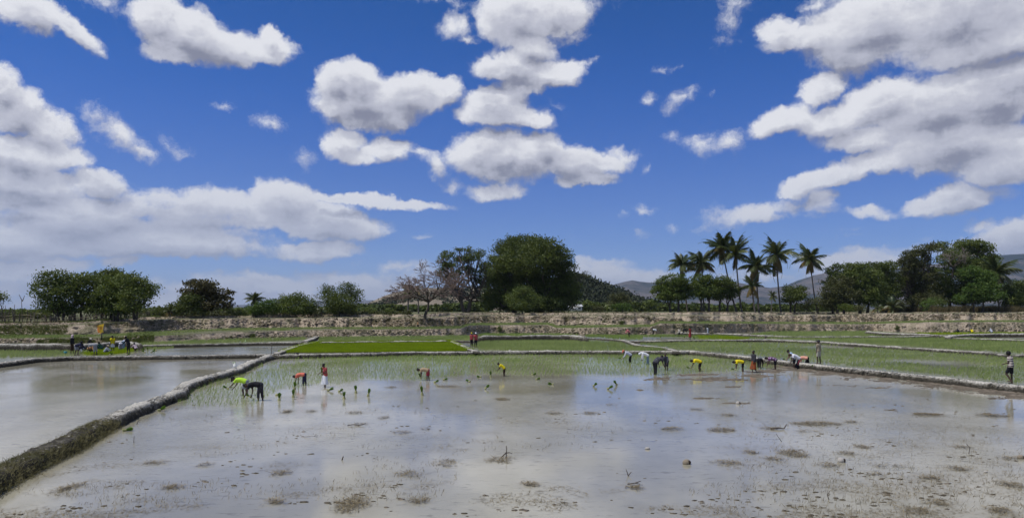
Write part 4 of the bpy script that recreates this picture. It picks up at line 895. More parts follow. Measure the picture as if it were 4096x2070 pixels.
palm(2942, 1010, 2968, 180, 74, 'tall palm close to the third one, fourth in the row', 4, 22, ndry=2)
palm(3025, 1062, 3036, 178, 68, 'ragged palm with brown drooping fronds, fifth in the row', 5, 26, ndry=6)
palm(3008, 1140, 3021, 176, 56, 'low thin palm just left under the ragged palm', 6, 14, ndry=3)
palm(3105, 1015, 3124, 180, 78, 'tall palm with widely spread fronds, second from the right in the row', 7, 20, ndry=2)
palm(3240, 1030, 3270, 178, 72, 'tall slim palm with a curved trunk at the right end of the row', 8, 20, ndry=3, tr=.14)
palm(3985, 1085, 4000, 176, 78, 'palm with long arching fronds behind the right hand wood', 9, 20, ndry=1)
palm(3090, 1180, 3084, 174, 26, 'small young palm at the foot of the tall spread palm', 10, 12, tr=.08, ndry=0)
palm(1018, 1192, 1012, 134, 36, 'short fan shaped palm standing alone above the feathery shrub', 12, 22, tr=.14, ndry=0, group=None, name='fan_palm')
palm(1632, 1165, 1632, 150, 34, 'short dark palm behind the leafless tree', 13, 22, tr=.14, ndry=1, group=None, name='fan_palm')
palm(1672, 1158, 1674, 152, 24, 'smaller palm top behind the leafless tree, right of the dark one', 14, 16, tr=.12, ndry=1, group=None, name='fan_palm')
palm(3570, 1222, 3570, 168, 44, 'stemless spiky palm in the undergrowth of the right hand wood', 15, 18, tr=.1, ndry=1, group=None, name='young_palm')
palm(3510, 1225, 3510, 168, 26, 'small spiky palm left of the stemless spiky palm', 16, 14, tr=.1, ndry=0, group=None, name='young_palm')
palm(1285, 1242, 1285, 132, 20, 'spiky yucca-like plant on the rim beside the dark bush', 17, 16, tr=.08, ndry=0, group=None, name='spiky_plant')
palm(680, 1240, 680, 122, 24, 'spiky plant between the left grove and the brownish tree', 18, 16, tr=.08, ndry=0, group=None, name='spiky_plant')

# ------------------------------------------------------------------ distant wood, hills and mountains
def mass(name, segs, label, mat, leaf, seed, n, z0=3.0):
    """far wood read as one mass: leaf clumps under an uneven top line; segs: (px0, px1, d, top py range)"""
    g = np.random.default_rng(seed); P = []; T = []
    for (x0, x1, d, t0, t1) in segs:
        m = int(n*(x1-x0)/1000); px = g.uniform(x0, x1, m); dd = d*g.uniform(.93, 1.1, m)
        tp = t0+(t1-t0)*(.5+.5*fbm(px/22.0, np.zeros(m)+seed, oct=3, seed=seed)); tz = CH+(HY-tp)*d/F
        z = z0+(tz-z0)*np.sqrt(g.uniform(0.0, 1, m))
        c = np.c_[(px-CX)/F*dd, dd, z]; k = np.repeat(np.arange(m), 12); w = d/F*4
        P.append(c[k]+g.normal(0, 1, (len(k), 3))*np.array([w, w, w*.6])); T.append(np.repeat(g.uniform(0, 1, m), 12))
    P = np.concatenate(P); T = np.concatenate(T)
    V, Fc, tn = leaf_mesh(P, leaf, g, T); return tag(npmesh(name, V, Fc, MAT[mat], attrs={'tone': tn}), label, kind='stuff')
mass('distant_trees', [(1440, 1780, 300, 1217, 1234), (1780, 1960, 300, 1205, 1228), (2300, 2620, 320, 1190, 1228), (2560, 3420, 330, 1212, 1232), (1300, 1480, 340, 1222, 1236)], 'belt of dark trees and palms in the valley behind the rim', 'leaf_dark', 1.5, 201, 2600)
mass('rim_scrub', [(-400, 200, 135, 1250, 1262), (560, 1640, 146, 1240, 1254)], 'dark low scrub along the rim under the left hand trees', 'leaf_olive', .45, 203, 2600, z0=2.6)
mass('distant_trees', [(-400, 300, 240, 1236, 1250), (250, 1500, 260, 1230, 1242)], 'low dark line of trees behind the left fields', 'leaf_grove', 1.0, 202, 1800)

def ridge_mesh(name, d, depth, ridge, base_py, mat, label, nx=260, nd=26, rough=.25, seed=1, front=.62):
    xs = np.linspace(ridge[0][0], ridge[-1][0], nx); ry = np.interp(xs, [r[0] for r in ridge], [r[1] for r in ridge])
    f = np.linspace(0, 1, nd)[:, None]; D = d*(1+0*xs)[None, :]+depth*f
    fr = d+depth*front
    hz = (CH+(HY-ry)*fr/F)[None, :]; base = CH+(HY-base_py)*d/F if base_py is not None else 2.5
    base = min(base, 2.8)
    prof = np.where(f < front, (f/front), 1-((f-front)/(1-front))*.8)
    prof = prof**1.15
    H = (hz-base)*prof
    X = (xs[None, :]-CX)/F*D
    sc = 1.0/(depth*.16)
    n = fbm(X*sc, D*sc, oct=6, seed=seed, rough=.55); rdg = 1-np.abs(fbm(X*sc*1.6, D*sc*.8, oct=5, seed=seed+9))*2
    Z = base+H*(1+rough*n*(1-np.exp(-3*np.abs(f-front)*3)))+ (hz-base)*rough*.45*(rdg-.6)*prof*(1-prof)*2
    Z = np.maximum(Z, base-3)
    V = np.stack([X, D, Z], -1).reshape(-1, 3)
    return tag(npmesh(name, V, grid_faces(nd, nx), MAT[mat], smooth=True), label, kind='structure'), V.reshape(nd, nx, 3)
def mat_hill(name, a, b, c, sc, bare=.5):
    m, t, out = newmat(name); P = pos(t)
    n1 = NZ(t, P, sc, 6, .62); n2 = NZ(t, P, sc*9, 5, .7)
    col = MX(t, MR(t, M(t, 'ADD', n1, M(t, 'MULTIPLY', M(t, 'SUBTRACT', n2, .5), .9)), bare-.10, bare+.10, smooth=True), a, b)
    col = MX(t, MR(t, n2, .55, .70, smooth=True), col, c)
    principled(t, out, col, 1.0, bumpn(t, n2, .8, 1.2/sc*.02), 0.05)
mat_hill('rocky_hill', (.075, .080, .048), (.24, .205, .155), (.060, .068, .040), .028, .44)
mat_hill('wooded_hill', (.030, .036, .020), (.075, .062, .045), (.024, .032, .018), .03, .55)
mat_hill('far_mountain', (.028, .045, .052), (.145, .13, .125), (.03, .045, .05), .0032, .52)  # blue of the distant haze is also mixed into these colours
_, hv = ridge_mesh('hill', 560, 260, [(1400, 1236), (1460, 1216), (1500, 1198), (1545, 1178), (1600, 1162), (1660, 1152), (1740, 1148), (1830, 1146), (1900, 1148), (1990, 1160), (2080, 1185), (2200, 1230)], None, 'rocky_hill', 'rocky scrub covered hill behind the leafless tree', seed=3)
_, hv2 = ridge_mesh('hill', 430, 200, [(2050, 1235), (2150, 1170), (2240, 1122), (2290, 1098), (2330, 1104), (2360, 1116), (2400, 1134), (2440, 1150), (2480, 1168), (2540, 1192), (2600, 1208), (2660, 1222), (2720, 1234)], None, 'wooded_hill', 'dark wooded hill right behind the huge tree', seed=4)
ridge_mesh('mountains', 3600, 2600, [(2250, 1215), (2330, 1195), (2420, 1158), (2460, 1135), (2500, 1124), (2530, 1119), (2560, 1124), (2600, 1128), (2650, 1126), (2700, 1132), (2780, 1138), (2860, 1128), (2900, 1118), (2960, 1130), (3020, 1140), (3080, 1150), (3140, 1142), (3190, 1120), (3260, 1098), (3340, 1082), (3450, 1068), (3560, 1072), (3700, 1060), (3850, 1035), (3960, 1022), (4050, 1014), (4120, 1012), (4250, 1000), (4500, 1040), (4800, 1120)], None, 'far_mountain', 'hazy bare mountain range on the right', nx=420, nd=50, seed=5)
ridge_mesh('low_hill', 1500, 500, [(2560, 1232), (2620, 1226), (2680, 1219), (2760, 1218), (2860, 1222), (3000, 1226), (3100, 1228)], None, 'far_mountain', 'low pale tan hill in front of the mountains', nx=120, nd=16, seed=6)
ridge_mesh('distant_hills', 9000, 3000, [(600, 1236), (760, 1226), (900, 1219), (1000, 1217), (1200, 1206), (1400, 1200), (1500, 1199), (1700, 1205), (1900, 1232)], None, 'far_mountain', 'low blue hills on the horizon on the left', nx=160, nd=16, seed=7)
def scrub(hvv, n, size, label, seed, mat='scrub', thr=-.2):
    g = np.random.default_rng(seed); r = g.integers(1, int(hvv.shape[0]*.66), n); c = g.integers(0, hvv.shape[1], n); P = hvv[r, c]+g.normal(0, 1, (n, 3))*np.array([2, 2, 0])
    P = P[fbm(P[:, 0]*.02, P[:, 1]*.02, oct=3, seed=seed) > thr]; n = len(P)
    k = np.repeat(np.arange(n), 14); sz = size*g.uniform(.5, 1.4, n)
    C = P[k]+g.normal(0, 1, (len(k), 3))*np.array([.45, .45, .35])*sz[k][:, None]+np.array([0, 0, .10])*sz[k][:, None]
    V, Fc, tn = leaf_mesh(C, size*.7, g, np.repeat(g.uniform(0, 1, n), 14)); tag(npmesh('scrub', V, Fc, MAT[mat], attrs={'tone': tn}), label, kind='stuff')
scrub(hv, 1500, 3.4, 'scattered scrub and small trees on the rocky hill', 301, thr=.08)
scrub(hv2, 2400, 3.2, 'dense scrub woodland on the dark hill', 302, thr=-.6)

# clods and rubble on the cut banks
def clods(name, r0, r1, n, size, label, seed, mat='terrace_earth', px0=-300, px1=4400, thr=-.1):
    g = np.random.default_rng(seed); r = g.integers(r0, r1, n); c = ((g.uniform(px0, px1, n)-XS[0])/5).astype(int); P = GV[r, c]+g.normal(0, .05, (n, 3))
    P = P[fbm(P[:, 0]*.25, P[:, 2]*1.5, oct=3, seed=seed) > thr]; n = len(P)
    bm = bmesh.new(); bmesh.ops.create_icosphere(bm, subdivisions=1, radius=1); sv = np.array([v.co[:] for v in bm.verts]); sf = np.array([[v.index for v in f.verts] for f in bm.faces]); bm.free()
    s = size*g.uniform(.35, 1.3, n)[:, None, None]; V = sv[None]*(1+.35*g.normal(0, 1, (n, len(sv), 1)).clip(-1, 1))*s*np.array([1.35, .8, .75])+P[:, None]
    Fc = (sf[None]+(np.arange(n)*len(sv))[:, None, None]).reshape(-1, 3)
    dr = np.repeat(g.uniform(.35, 1.25, n), len(sv))
    tag(npmesh(name, V.reshape(-1, 3), Fc, MAT[mat], pt_attrs={'dry': dr}), label, kind='stuff')
clods('rubble', b0+1, b1, 7500, .17, 'clods and stones breaking out of the high cut bank', 401)
clods('rubble', a0+1, a1, 3800, .14, 'clods and stones breaking out of the low cut bank', 402)
clods('rubble', c0, c1, 2500, .12, 'small clods along the rim', 403)

def dike_clods(p, nr, w, zc, n, size, label, seed, near=None):
    g = np.random.default_rng(seed); wt = 1/np.maximum(p[:, 1], 8)**.8; idx = g.choice(len(p), n, p=wt/wt.sum()); u = g.uniform(-.98, .98, n)
    z = -.02+(zc+.02)*np.interp(np.abs(u), [0, .64, .78, .88, .97, 1.0], [1, .94, .70, .30, .02, 0]); P = np.c_[p[idx, 0]+nr[idx, 0]*u*w/2, p[idx, 1]+nr[idx, 1]*u*w/2, z]
    bm = bmesh.new(); bmesh.ops.create_icosphere(bm, subdivisions=1, radius=1); sv = np.array([v.co[:] for v in bm.verts]); sf = np.array([[v.index for v in f.verts] for f in bm.faces]); bm.free()
    s = size*g.uniform(.3, 1.3, n)[:, None, None]; V = sv[None]*(1+.4*g.normal(0, 1, (n, len(sv), 1)).clip(-1, 1))*s*np.array([1.3, 1.1, .65])+P[:, None]
    Fc = (sf[None]+(np.arange(n)*len(sv))[:, None, None]).reshape(-1, 3); px = CX+P[:, 0]/P[:, 1]*F
    dr = np.clip(-.05+1.08*(z+.02)/(zc+.02), 0, 1)**2.4*.9+g.uniform(-.15, .3, n)
    if near: dr = dr-.55*np.clip((520-px)/160, 0, 1)
    tag(npmesh('mud_clods', V.reshape(-1, 3), Fc, MAT['mud_bank'], pt_attrs={'dry': np.repeat(dr, len(sv))}), label, kind='stuff')
dike_clods(b1p, b1n, .80, .34, 2600, .042, 'lumps of dried and wet mud on the long dike', 411, True)
_p, _s = resample([at(x, y, .33) for x, y in B2[:-1]], .16); _t = np.gradient(_p[:, :2], axis=0); _t /= np.linalg.norm(_t, axis=1, keepdims=True)
dike_clods(_p, np.stack([_t[:, 1], -_t[:, 0]], 1), .78, .33, 3600, .055, 'lumps of mud on the dike along the far side of the big field', 412)
_p, _s = resample([at(x, y, .36) for x, y in B3], .18); _t = np.gradient(_p[:, :2], axis=0); _t /= np.linalg.norm(_t, axis=1, keepdims=True)
dike_clods(_p, np.stack([_t[:, 1], -_t[:, 0]], 1), .75, .36, 2400, .055, 'lumps of mud on the dike behind the left field', 413)
# low clods breaking the water among the straw
P, px, py = field_pts(60000, 421); nz = fbm(P[:, 0]*.6, P[:, 1]*.9, oct=4, seed=63, rough=.65); bias = np.clip((px-2500)/1500, 0, .22)+np.clip((py-1850)/1000, 0, .08)
P = P[(nz+bias*.4 > .28) & (np.random.default_rng(3).uniform(0, 1, len(P)) < .10)]; n = len(P); g = np.random.default_rng(9)
bm = bmesh.new(); bmesh.ops.create_icosphere(bm, subdivisions=1, radius=1); sv = np.array([v.co[:] for v in bm.verts]); sf = np.array([[v.index for v in f.verts] for f in bm.faces]); bm.free()
V = sv[None]*(1+.4*g.normal(0, 1, (n, len(sv), 1)).clip(-1, 1))*(.030*g.uniform(.25, 1.5, n)**1.3)[:, None, None]*np.array([1.7, 1.0, .45])+P[:, None]
tag(npmesh('mud_clods', V.reshape(-1, 3), (sf[None]+(np.arange(n)*len(sv))[:, None, None]).reshape(-1, 3), MAT['wet_mud'], pt_attrs={'dry': np.repeat(g.uniform(0, .5, n), len(sv))}), 'small mud clods breaking the surface of the big field', kind='stuff')

# ------------------------------------------------------------------ people
def cloth(name, col, pattern=None):
    if name in MAT: return MAT[name]
    m, t, out = newmat(name); tcn = nn(t, 'ShaderNodeTexCoord').outputs['Object']
    n = NZ(t, tcn, 9, 3, .6); c = MX(t, M(t, 'MULTIPLY', n, .5), col, (col[0]*.6, col[1]*.6, col[2]*.6))
    if pattern:
        kind, col2 = pattern
        s_ = nn(t, 'ShaderNodeSeparateXYZ'); lk(t, tcn, s_.inputs[0])
        if kind == 'stripes':
            f = M(t, 'GREATER_THAN', M(t, 'FRACT', M(t, 'MULTIPLY', s_.outputs[2], 8.5)), .5)
            g_ = M(t, 'GREATER_THAN', M(t, 'FRACT', M(t, 'MULTIPLY', s_.outputs[0], 7)), .35)
            c = MX(t, M(t, 'MULTIPLY', f, M(t, 'MULTIPLY_ADD', g_, .5, .5)), c, col2)
        else:
            c = MX(t, MR(t, NZ(t, tcn, 11, 2, .5), .54, .56), c, col2)
    principled(t, out, c, .85, bumpn(t, NZ(t, tcn, 18, 3, .6), .5, .01), .15)
    return m
mat_plain('skin', (.085, .048, .032), .55, 6, .12, .35); mat_plain('skin_light', (.16, .095, .065), .55, 6, .12, .35)
mat_plain('hair', (.010, .009, .009), .6, 20, .2, .3); mat_plain('straw_hat', (.50, .42, .28), .8, 30, .2)
mat_plain('eye', (.02, .015, .012), .3, 10, .05, .5)
COLS = dict(neon=(.50,.78,.06), black=(.018,.018,.022), grey=(.30,.31,.34), coral=(.72,.20,.13), navy=(.035,.035,.075), red=(.42,.085,.085), white=(.78,.79,.82), tan=(.42,.31,.19), wine=(.30,.04,.06), yellow=(.80,.66,.02),
  brown=(.055,.032,.02), palegrey=(.50,.52,.60), jeans=(.16,.24,.30), charcoal=(.045,.045,.055), slate=(.06,.065,.085), rust=(.26,.07,.025), purple=(.16,.055,.17), skyblue=(.42,.58,.75), peach=(.80,.40,.29), khaki=(.33,.28,.20), lightkhaki=(.45,.42,.34),
  cream=(.74,.66,.55), pinkred=(.62,.10,.13), darkgreen=(.02,.07,.05), orange=(.70,.36,.16), pink=(.75,.25,.25), palepink=(.70,.55,.58), darkred=(.33,.05,.045), teal=(.02,.22,.24))
def CL_(n):
    if n == 'plaid': return cloth('cloth_plaid', COLS['cream'], ('stripes', (.11, .085, .10)))
    if n == 'purplepatch': return cloth('cloth_purple_patch', COLS['purple'], ('patch', (.55, .48, .55)))
    if n == 'greypatch': return cloth('cloth_grey_patch', COLS['charcoal'], ('patch', (.10, .10, .115)))
    return cloth('cloth_'+n, COLS[n])
class Shape:
    def __init__(s): s.bm = bmesh.new()
    def ball(s, c, r, sc=(1, 1, 1), rot=None):
        m = Matrix.Translation(Vector(c)) @ (rot.to_4x4() if rot is not None else Matrix.Identity(4)) @ Matrix.Diagonal((*sc, 1))
        bmesh.ops.create_uvsphere(s.bm, u_segments=10, v_segments=7, radius=r, matrix=m)
    def cone(s, a, b, ra, rb, seg=10):
        a = Vector(a); b = Vector(b); d = b-a
        if d.length < 1e-5: return
        q = d.to_track_quat('Z', 'Y').to_matrix().to_4x4()
        bmesh.ops.create_cone(s.bm, cap_ends=True, segments=seg, radius1=ra, radius2=rb, depth=d.length, matrix=Matrix.Translation((a+b)/2) @ q)
    def caps(s, a, b, ra, rb): s.cone(a, b, ra, rb); s.ball(a, ra); s.ball(b, rb)
    def build(s, name, mat, parent, voxel=None, extra=None, kind=None):
        me = bpy.data.meshes.new(name); s.bm.to_mesh(me); s.bm.free()
        o = bpy.data.objects.new(name, me); COL.objects.link(o)
        if voxel:
            md = o.modifiers.new('r', 'REMESH'); md.mode = 'VOXEL'; md.voxel_size = voxel; md.use_smooth_shade = True
            sm = o.modifiers.new('s', 'SMOOTH'); sm.iterations = 3; sm.factor = .5
            dg = bpy.context.evaluated_depsgraph_get(); me2 = bpy.data.meshes.new_from_object(o.evaluated_get(dg)); o.modifiers.clear(); o.data = me2; bpy.data.meshes.remove(me)
        if extra is not None:          # fingers, nose and ears grown on to the finished body
            bm = bmesh.new(); bm.from_mesh(o.data); 
            tmp = bpy.data.meshes.new('x'); extra.bm.to_mesh(tmp); extra.bm.free(); bm.from_mesh(tmp); bpy.data.meshes.remove(tmp); bm.to_mesh(o.data); bm.free()
        o.data.materials.clear(); o.data.materials.append(mat)
        for p in o.data.polygons: p.use_smooth = True
        o.parent = parent
        return o
POSES = dict(   # lean of the torso (deg from upright), head pitch, upper arm and forearm angles from straight down (forward +), thigh and shin angles per leg
 stand=dict(lean=3, head=5, ua=(4, -4), fa=(14, 8), th=(3, -3), sh=(0, -4)),
 walk=dict(lean=5, head=12, ua=(-22, 18), fa=(-5, 45), th=(24, -14), sh=(4, -34)),
 bend=dict(lean=96, head=80, ua=(12, 2), fa=(22, 8), th=(9, -4), sh=(-2, -6)),
 low=dict(lean=78, head=60, ua=(30, 20), fa=(40, 28), th=(20, 4), sh=(-8, -14)),
 stoop=dict(lean=55, head=62, ua=(20, 8), fa=(50, 40), th=(10, 0), sh=(-4, -8)),
 lookup=dict(lean=70, head=10, ua=(25, 10), fa=(40, 22), th=(14, 0), sh=(-6, -10)),
 hold=dict(lean=6, head=28, ua=(8, 20), fa=(78, 70), th=(6, -6), sh=(2, -4)),
 squat=dict(lean=38, head=25, ua=(45, 35), fa=(65, 50), th=(108, 100), sh=(-38, -34)),
 kneel=dict(lean=74, head=60, ua=(40, 25), fa=(45, 30), th=(60, 50), sh=(-80, -75)))
def person(px, py, z, h, face, pose, label, shirt, bottom, sleeve='short', legs='shorts', head='hair', skin='skin', headcol='black', sink=0.0, over=None, detail=True, holds=None, yoff=0, apron=None, group=None, child=1.0):
    """px, py: where the feet (or ankles at the water line) appear; z: level they stand on; face: heading in degrees, 180 = to the left, 0 = to the right, -90 = to the camera, 90 = away"""
    x0, d0, _ = at(px, py, z); S = h/1.65; P = dict(POSES[pose]); P.update(over or {})
    root = empty('person', (x0, d0+yoff, z-sink), R(face), label, 'person', group)
    fw = lambda a: np.array([math.sin(R(a)), 0, -math.cos(R(a))])       # direction at angle a from straight down, forwards = +x
    hip = np.array([0., 0, 0]); J = {}
    for k, sd_ in enumerate((1, -1)):
        hj = hip+np.array([0, .085*sd_, 0]); kn = hj+.42*fw(P['th'][k])*np.array([1, 1, 1]); an = kn+.40*fw(P['sh'][k]); an[1] += .02*sd_
        J['hip%d' % k] = hj; J['kn%d' % k] = kn; J['an%d' % k] = an
    lowz = min(J['an0'][2], J['an1'][2]); base = np.array([-(J['an0'][0]+J['an1'][0])/2, 0, -lowz+.075])
    td = np.array([math.sin(R(P['lean'])), 0, math.cos(R(P['lean']))]); tn = np.array([-td[2], 0, td[0]])       # along the back, and out of the back
    sh = hip+td*.47+tn*(.03 if P['lean'] > 30 else 0); mid = hip+td*.24+tn*(.05 if P['lean'] > 50 else .0)
    neck = sh+td*.05
    ha = P['head']; hd = np.array([math.sin(R(ha)), 0, math.cos(R(ha))]); hc = neck+hd*.155
    face_d = np.array([hd[2], 0, -hd[0]])
    for k, sd_ in enumerate((1, -1)):
        s0 = sh+np.array([0, .165*sd_, 0]); el = s0+.27*fw(P['ua'][k]); el[1] += .03*sd_; wr = el+.235*fw(P['fa'][k]); wr[1] -= .03*sd_
        J['sho%d' % k] = s0; J['el%d' % k] = el; J['wr%d' % k] = wr
    T = lambda p: tuple((np.asarray(p)+base)*S)
    vox = (.020 if detail else .034)*S**.5
    B = Shape(); r_ = lambda v: v*S
    for k in (0, 1):
        B.caps(T(J['hip%d' % k]), T(J['kn%d' % k]), r_(.078), r_(.052)); B.caps(T(J['kn%d' % k]), T(J['an%d' % k]), r_(.054), r_(.036))
        an = J['an%d' % k]; sa = R(P['sh'][k]*.5); toe = an+np.array([.15, .01, -.045]); B.caps(T(an+np.array([-.03, 0, -.035])), T(toe), r_(.038), r_(.030))
        B.caps(T(J['sho%d' % k]), T(J['el%d' % k]), r_(.047), r_(.037)); B.caps(T(J['el%d' % k]), T(J['wr%d' % k]), r_(.036), r_(.025))
        fd = J['wr%d' % k]-J['el%d' % k]; fd /= np.linalg.norm(fd); B.caps(T(J['wr%d' % k]), T(J['wr%d' % k]+fd*.075), r_(.028), r_(.030))
    for yy in (.075, -.075):
        B.caps(T(hip+np.array([0, yy, 0])), T(mid+np.array([0, yy*.8, 0])), r_(.105), r_(.095)); B.caps(T(mid+np.array([0, yy*.8, 0])), T(sh-td*.06+np.array([0, yy*1.1, 0])), r_(.095), r_(.105))
    B.caps(T(sh+np.array([0, .13, 0])), T(sh-np.array([0, .13, 0])), r_(.055), r_(.055)); B.caps(T(sh), T(neck+hd*.07), r_(.055), r_(.048))
    rot = Matrix((Vector(face_d), Vector(np.cross(hd, face_d)), Vector(hd))).transposed()
    B.ball(T(hc), 1, (r_(.098), r_(.078), r_(.118)), rot)
    B.caps(T(hc+face_d*.055-hd*.06), T(hc+face_d*.06-hd*.065), r_(.042), r_(.04))
    X = Shape()
    if detail:
        X.cone(T(hc+face_d*.088+hd*.02), T(hc+face_d*.112-hd*.02), r_(.010), r_(.018), 6)
        for sd_ in (1, -1): X.ball(T(hc+np.array([0, .078*sd_, 0])-hd*.005), 1, (r_(.022), r_(.010), r_(.032)), rot)
        X.ball(T(hc+face_d*.088-hd*.05), 1, (r_(.010), r_(.026), r_(.007)), rot)
        for k in (0, 1):
            fd = J['wr%d' % k]-J['el%d' % k]; fd /= np.linalg.norm(fd); side = np.array([0, 1., 0]); palm_ = J['wr%d' % k]+fd*.06; cur = np.cross(fd, side)
            for i, (o_, l_) in enumerate([(-.024, .050), (-.008, .060), (.009, .056), (.025, .044)]):
                a_ = palm_+side*o_; b_ = a_+fd*.035; c_ = b_+fd*l_*.5-cur*l_*.45
                X.cone(T(a_), T(b_), r_(.010), r_(.009), 5); X.cone(T(b_), T(c_), r_(.009), r_(.006), 5)
            sg = 1 if k else -1; X.cone(T(palm_-fd*.03+side*.02*sg), T(palm_+side*.052*sg+fd*.015), r_(.012), r_(.009), 5)
    B.build('body', MAT[skin], root, vox, X)
    # shirt
    Sh = Shape(); g_ = .020
    for yy in (.08, -.08):
        Sh.caps(T(hip+td*.03+np.array([0, yy, 0])), T(mid+np.array([0, yy*.9, 0])), r_(.110+g_), r_(.102+g_)); Sh.caps(T(mid+np.array([0, yy*.9, 0])), T(sh-td*.05+np.array([0, yy*1.1, 0])), r_(.102+g_), r_(.105+g_))
    Sh.caps(T(sh+np.array([0, .135, 0])), T(sh-np.array([0, .135, 0])), r_(.062+g_*.5), r_(.062+g_*.5))
    if sleeve != 'none':
        for k in (0, 1):
            a, b = J['sho%d' % k], J['el%d' % k]
            if sleeve == 'short': e = a+(b-a)*.62; Sh.ball(T(a), r_(.066)); Sh.cone(T(a), T(e), r_(.066), r_(.066))
            else:
                Sh.caps(T(a), T(b), r_(.064), r_(.052)); w = b+(J['wr%d' % k]-b)*.95; Sh.cone(T(b), T(w), r_(.052), r_(.040))
    if apron == 'dress':
        for k in (0, 1): Sh.cone(T(hip+np.array([0, .05-.1*k, 0])), T((J['kn0']+J['kn1'])/2+np.array([0, .05-.1*k, -.18])), r_(.15), r_(.17))
    Sh.build('shirt' if apron != 'dress' else 'dress', CL_(shirt), root, vox)
    Bt = Shape()
    if legs == 'skirt':
        kc = (J['kn0']+J['kn1'])/2; 
        for yy in (.05, -.05): Bt.caps(T(hip+np.array([0, yy, .02])), T(hip+np.array([0, yy, -.05])), r_(.13), r_(.135)); Bt.cone(T(hip+np.array([0, yy, -.04])), T(kc+np.array([.02, yy*1.6, -.16])), r_(.135), r_(.19), 14)
    else:
        for k in (0, 1):
            a, b, c = J['hip%d' % k], J['kn%d' % k], J['an%d' % k]; Bt.ball(T(a), r_(.112))
            if legs == 'shorts': e = a+(b-a)*.88; Bt.cone(T(a), T(e), r_(.102), r_(.088), 12)
            elif legs == 'rolled': Bt.caps(T(a), T(b), r_(.102), r_(.070)); Bt.cone(T(b), T(b+(c-b)*.45), r_(.070), r_(.062), 12)
            else: Bt.caps(T(a), T(b), r_(.102), r_(.070)); Bt.cone(T(b), T(b+(c-b)*.95), r_(.070), r_(.056), 12)
        Bt.caps(T(hip+np.array([0, .05, 0])), T(hip-np.array([0, .05, 0])), r_(.118), r_(.118))
    Bt.build({'shorts': 'shorts', 'skirt': 'skirt'}.get(legs, 'trousers'), CL_(bottom), root, vox)
    # hair or headgear
    H = Shape(); hb = hc-face_d*.018+hd*.022
    if head in ('hair', 'bun', 'afro'):
        q = 1.16 if head == 'afro' else 1.0
        H.ball(T(hb), 1, (r_(.100*q), r_(.086*q), r_(.108*q)), rot)
        if head == 'bun': H.ball(T(hb-face_d*.11+hd*.03), r_(.042))
        H.build('hair', MAT['hair'], root, .018 if detail else None)
    elif head == 'cap':
        H.ball(T(hb+hd*.01), 1, (r_(.104), r_(.090), r_(.105)), rot); H.cone(T(hc+face_d*.08+hd*.045), T(hc+face_d*.175+hd*.03), r_(.055), r_(.035), 10); H.build('cap', CL_(headcol), root, .018)
    elif head == 'scarf':
        H.ball(T(hb), 1, (r_(.112), r_(.100), r_(.118)), rot); H.caps(T(hb-hd*.06-face_d*.03), T(neck+td*.0-face_d*.02), r_(.085), r_(.10)); H.build('headscarf', CL_(headcol), root, .018)
    elif head == 'hat':
        up_ = hd*.8+np.array([0, 0, .35]); H.cone(T(hc+hd*.050), T(hc+hd*.075), r_(.21), r_(.15), 20); H.cone(T(hc+hd*.06), T(hc+hd*.155), r_(.112), r_(.085), 16); H.build('straw_hat' if headcol == 'straw_hat' else 'hat', MAT['straw_hat'] if headcol == 'straw_hat' else CL_(headcol), root)
        H2 = Shape(); H2.ball(T(hb-hd*.02), 1, (r_(.100), r_(.084), r_(.095)), rot); H2.build('hair', MAT['hair'], root)
    if detail:
        for sd_ in (1, -1):
            E = Shape(); E.ball(T(hc+face_d*.082+np.array([0, .032*sd_, 0])+hd*.022), r_(.0125)); E.build('eye', MAT['eye'], root)
    M4 = Matrix.Translation((x0, d0+yoff, z-sink)) @ Matrix.Rotation(R(face), 4, 'Z')
    return root, M4, {k: M4 @ Vector(T(v)) for k, v in J.items()}

def bundle(p, label, lean=0.0, az=0.0, h=.34, r=.07, seed=0, cat='seedling bundle', group='bundles of rice seedlings', parentless=True, pale=True):
    """tied handful of uprooted rice seedlings: pale roots, dark fan of leaves; lean 0 = standing, 85 = lying"""
    g = np.random.default_rng(seed+500)
    root = empty('seedling_bundle', p, az, label, cat, group); n = 110
    a = g.uniform(0, 2*np.pi, n); q = np.sqrt(g.uniform(0, 1, n))
    bx = np.c_[np.cos(a)*q*r*1.1, np.sin(a)*q*r*1.1, np.zeros(n)]; waist = np.c_[np.cos(a)*q*r*.5, np.sin(a)*q*r*.5, np.full(n, h*.40)]
    tip = np.c_[np.cos(a)*q*r*1.15, np.sin(a)*q*r*1.15, h*g.uniform(.75, 1.08, n)]
    w = np.c_[-np.sin(a), np.cos(a), np.zeros(n)]*.007
    V1 = np.stack([bx-w, bx+w, waist+w, waist-w], 1).reshape(-1, 3); V2 = np.stack([waist-w, waist+w, tip+w*.8, tip-w*.8], 1).reshape(-1, 3)
    i = np.arange(n)*4; f = np.stack([i, i+1, i+2, i+3], 1)
    rt = Matrix.Rotation(R(lean), 3, 'Y'); rtn = np.array(rt)
    V1 = V1@rtn.T+[0, 0, .02*(lean > 20)]; V2 = V2@rtn.T+[0, 0, .02*(lean > 20)]
    npmesh('roots', V1, f, MAT['dry_stem'], root, attrs={'tone': g.uniform(0, 1, n)}); npmesh('leaves', V2, f, MAT['bundle_leaf'], root, attrs={'tone': g.uniform(0, .8, n)})
    return root
mat_leaf('dry_stem', (.30, .34, .12), (.55, .52, .28), .2, .6)

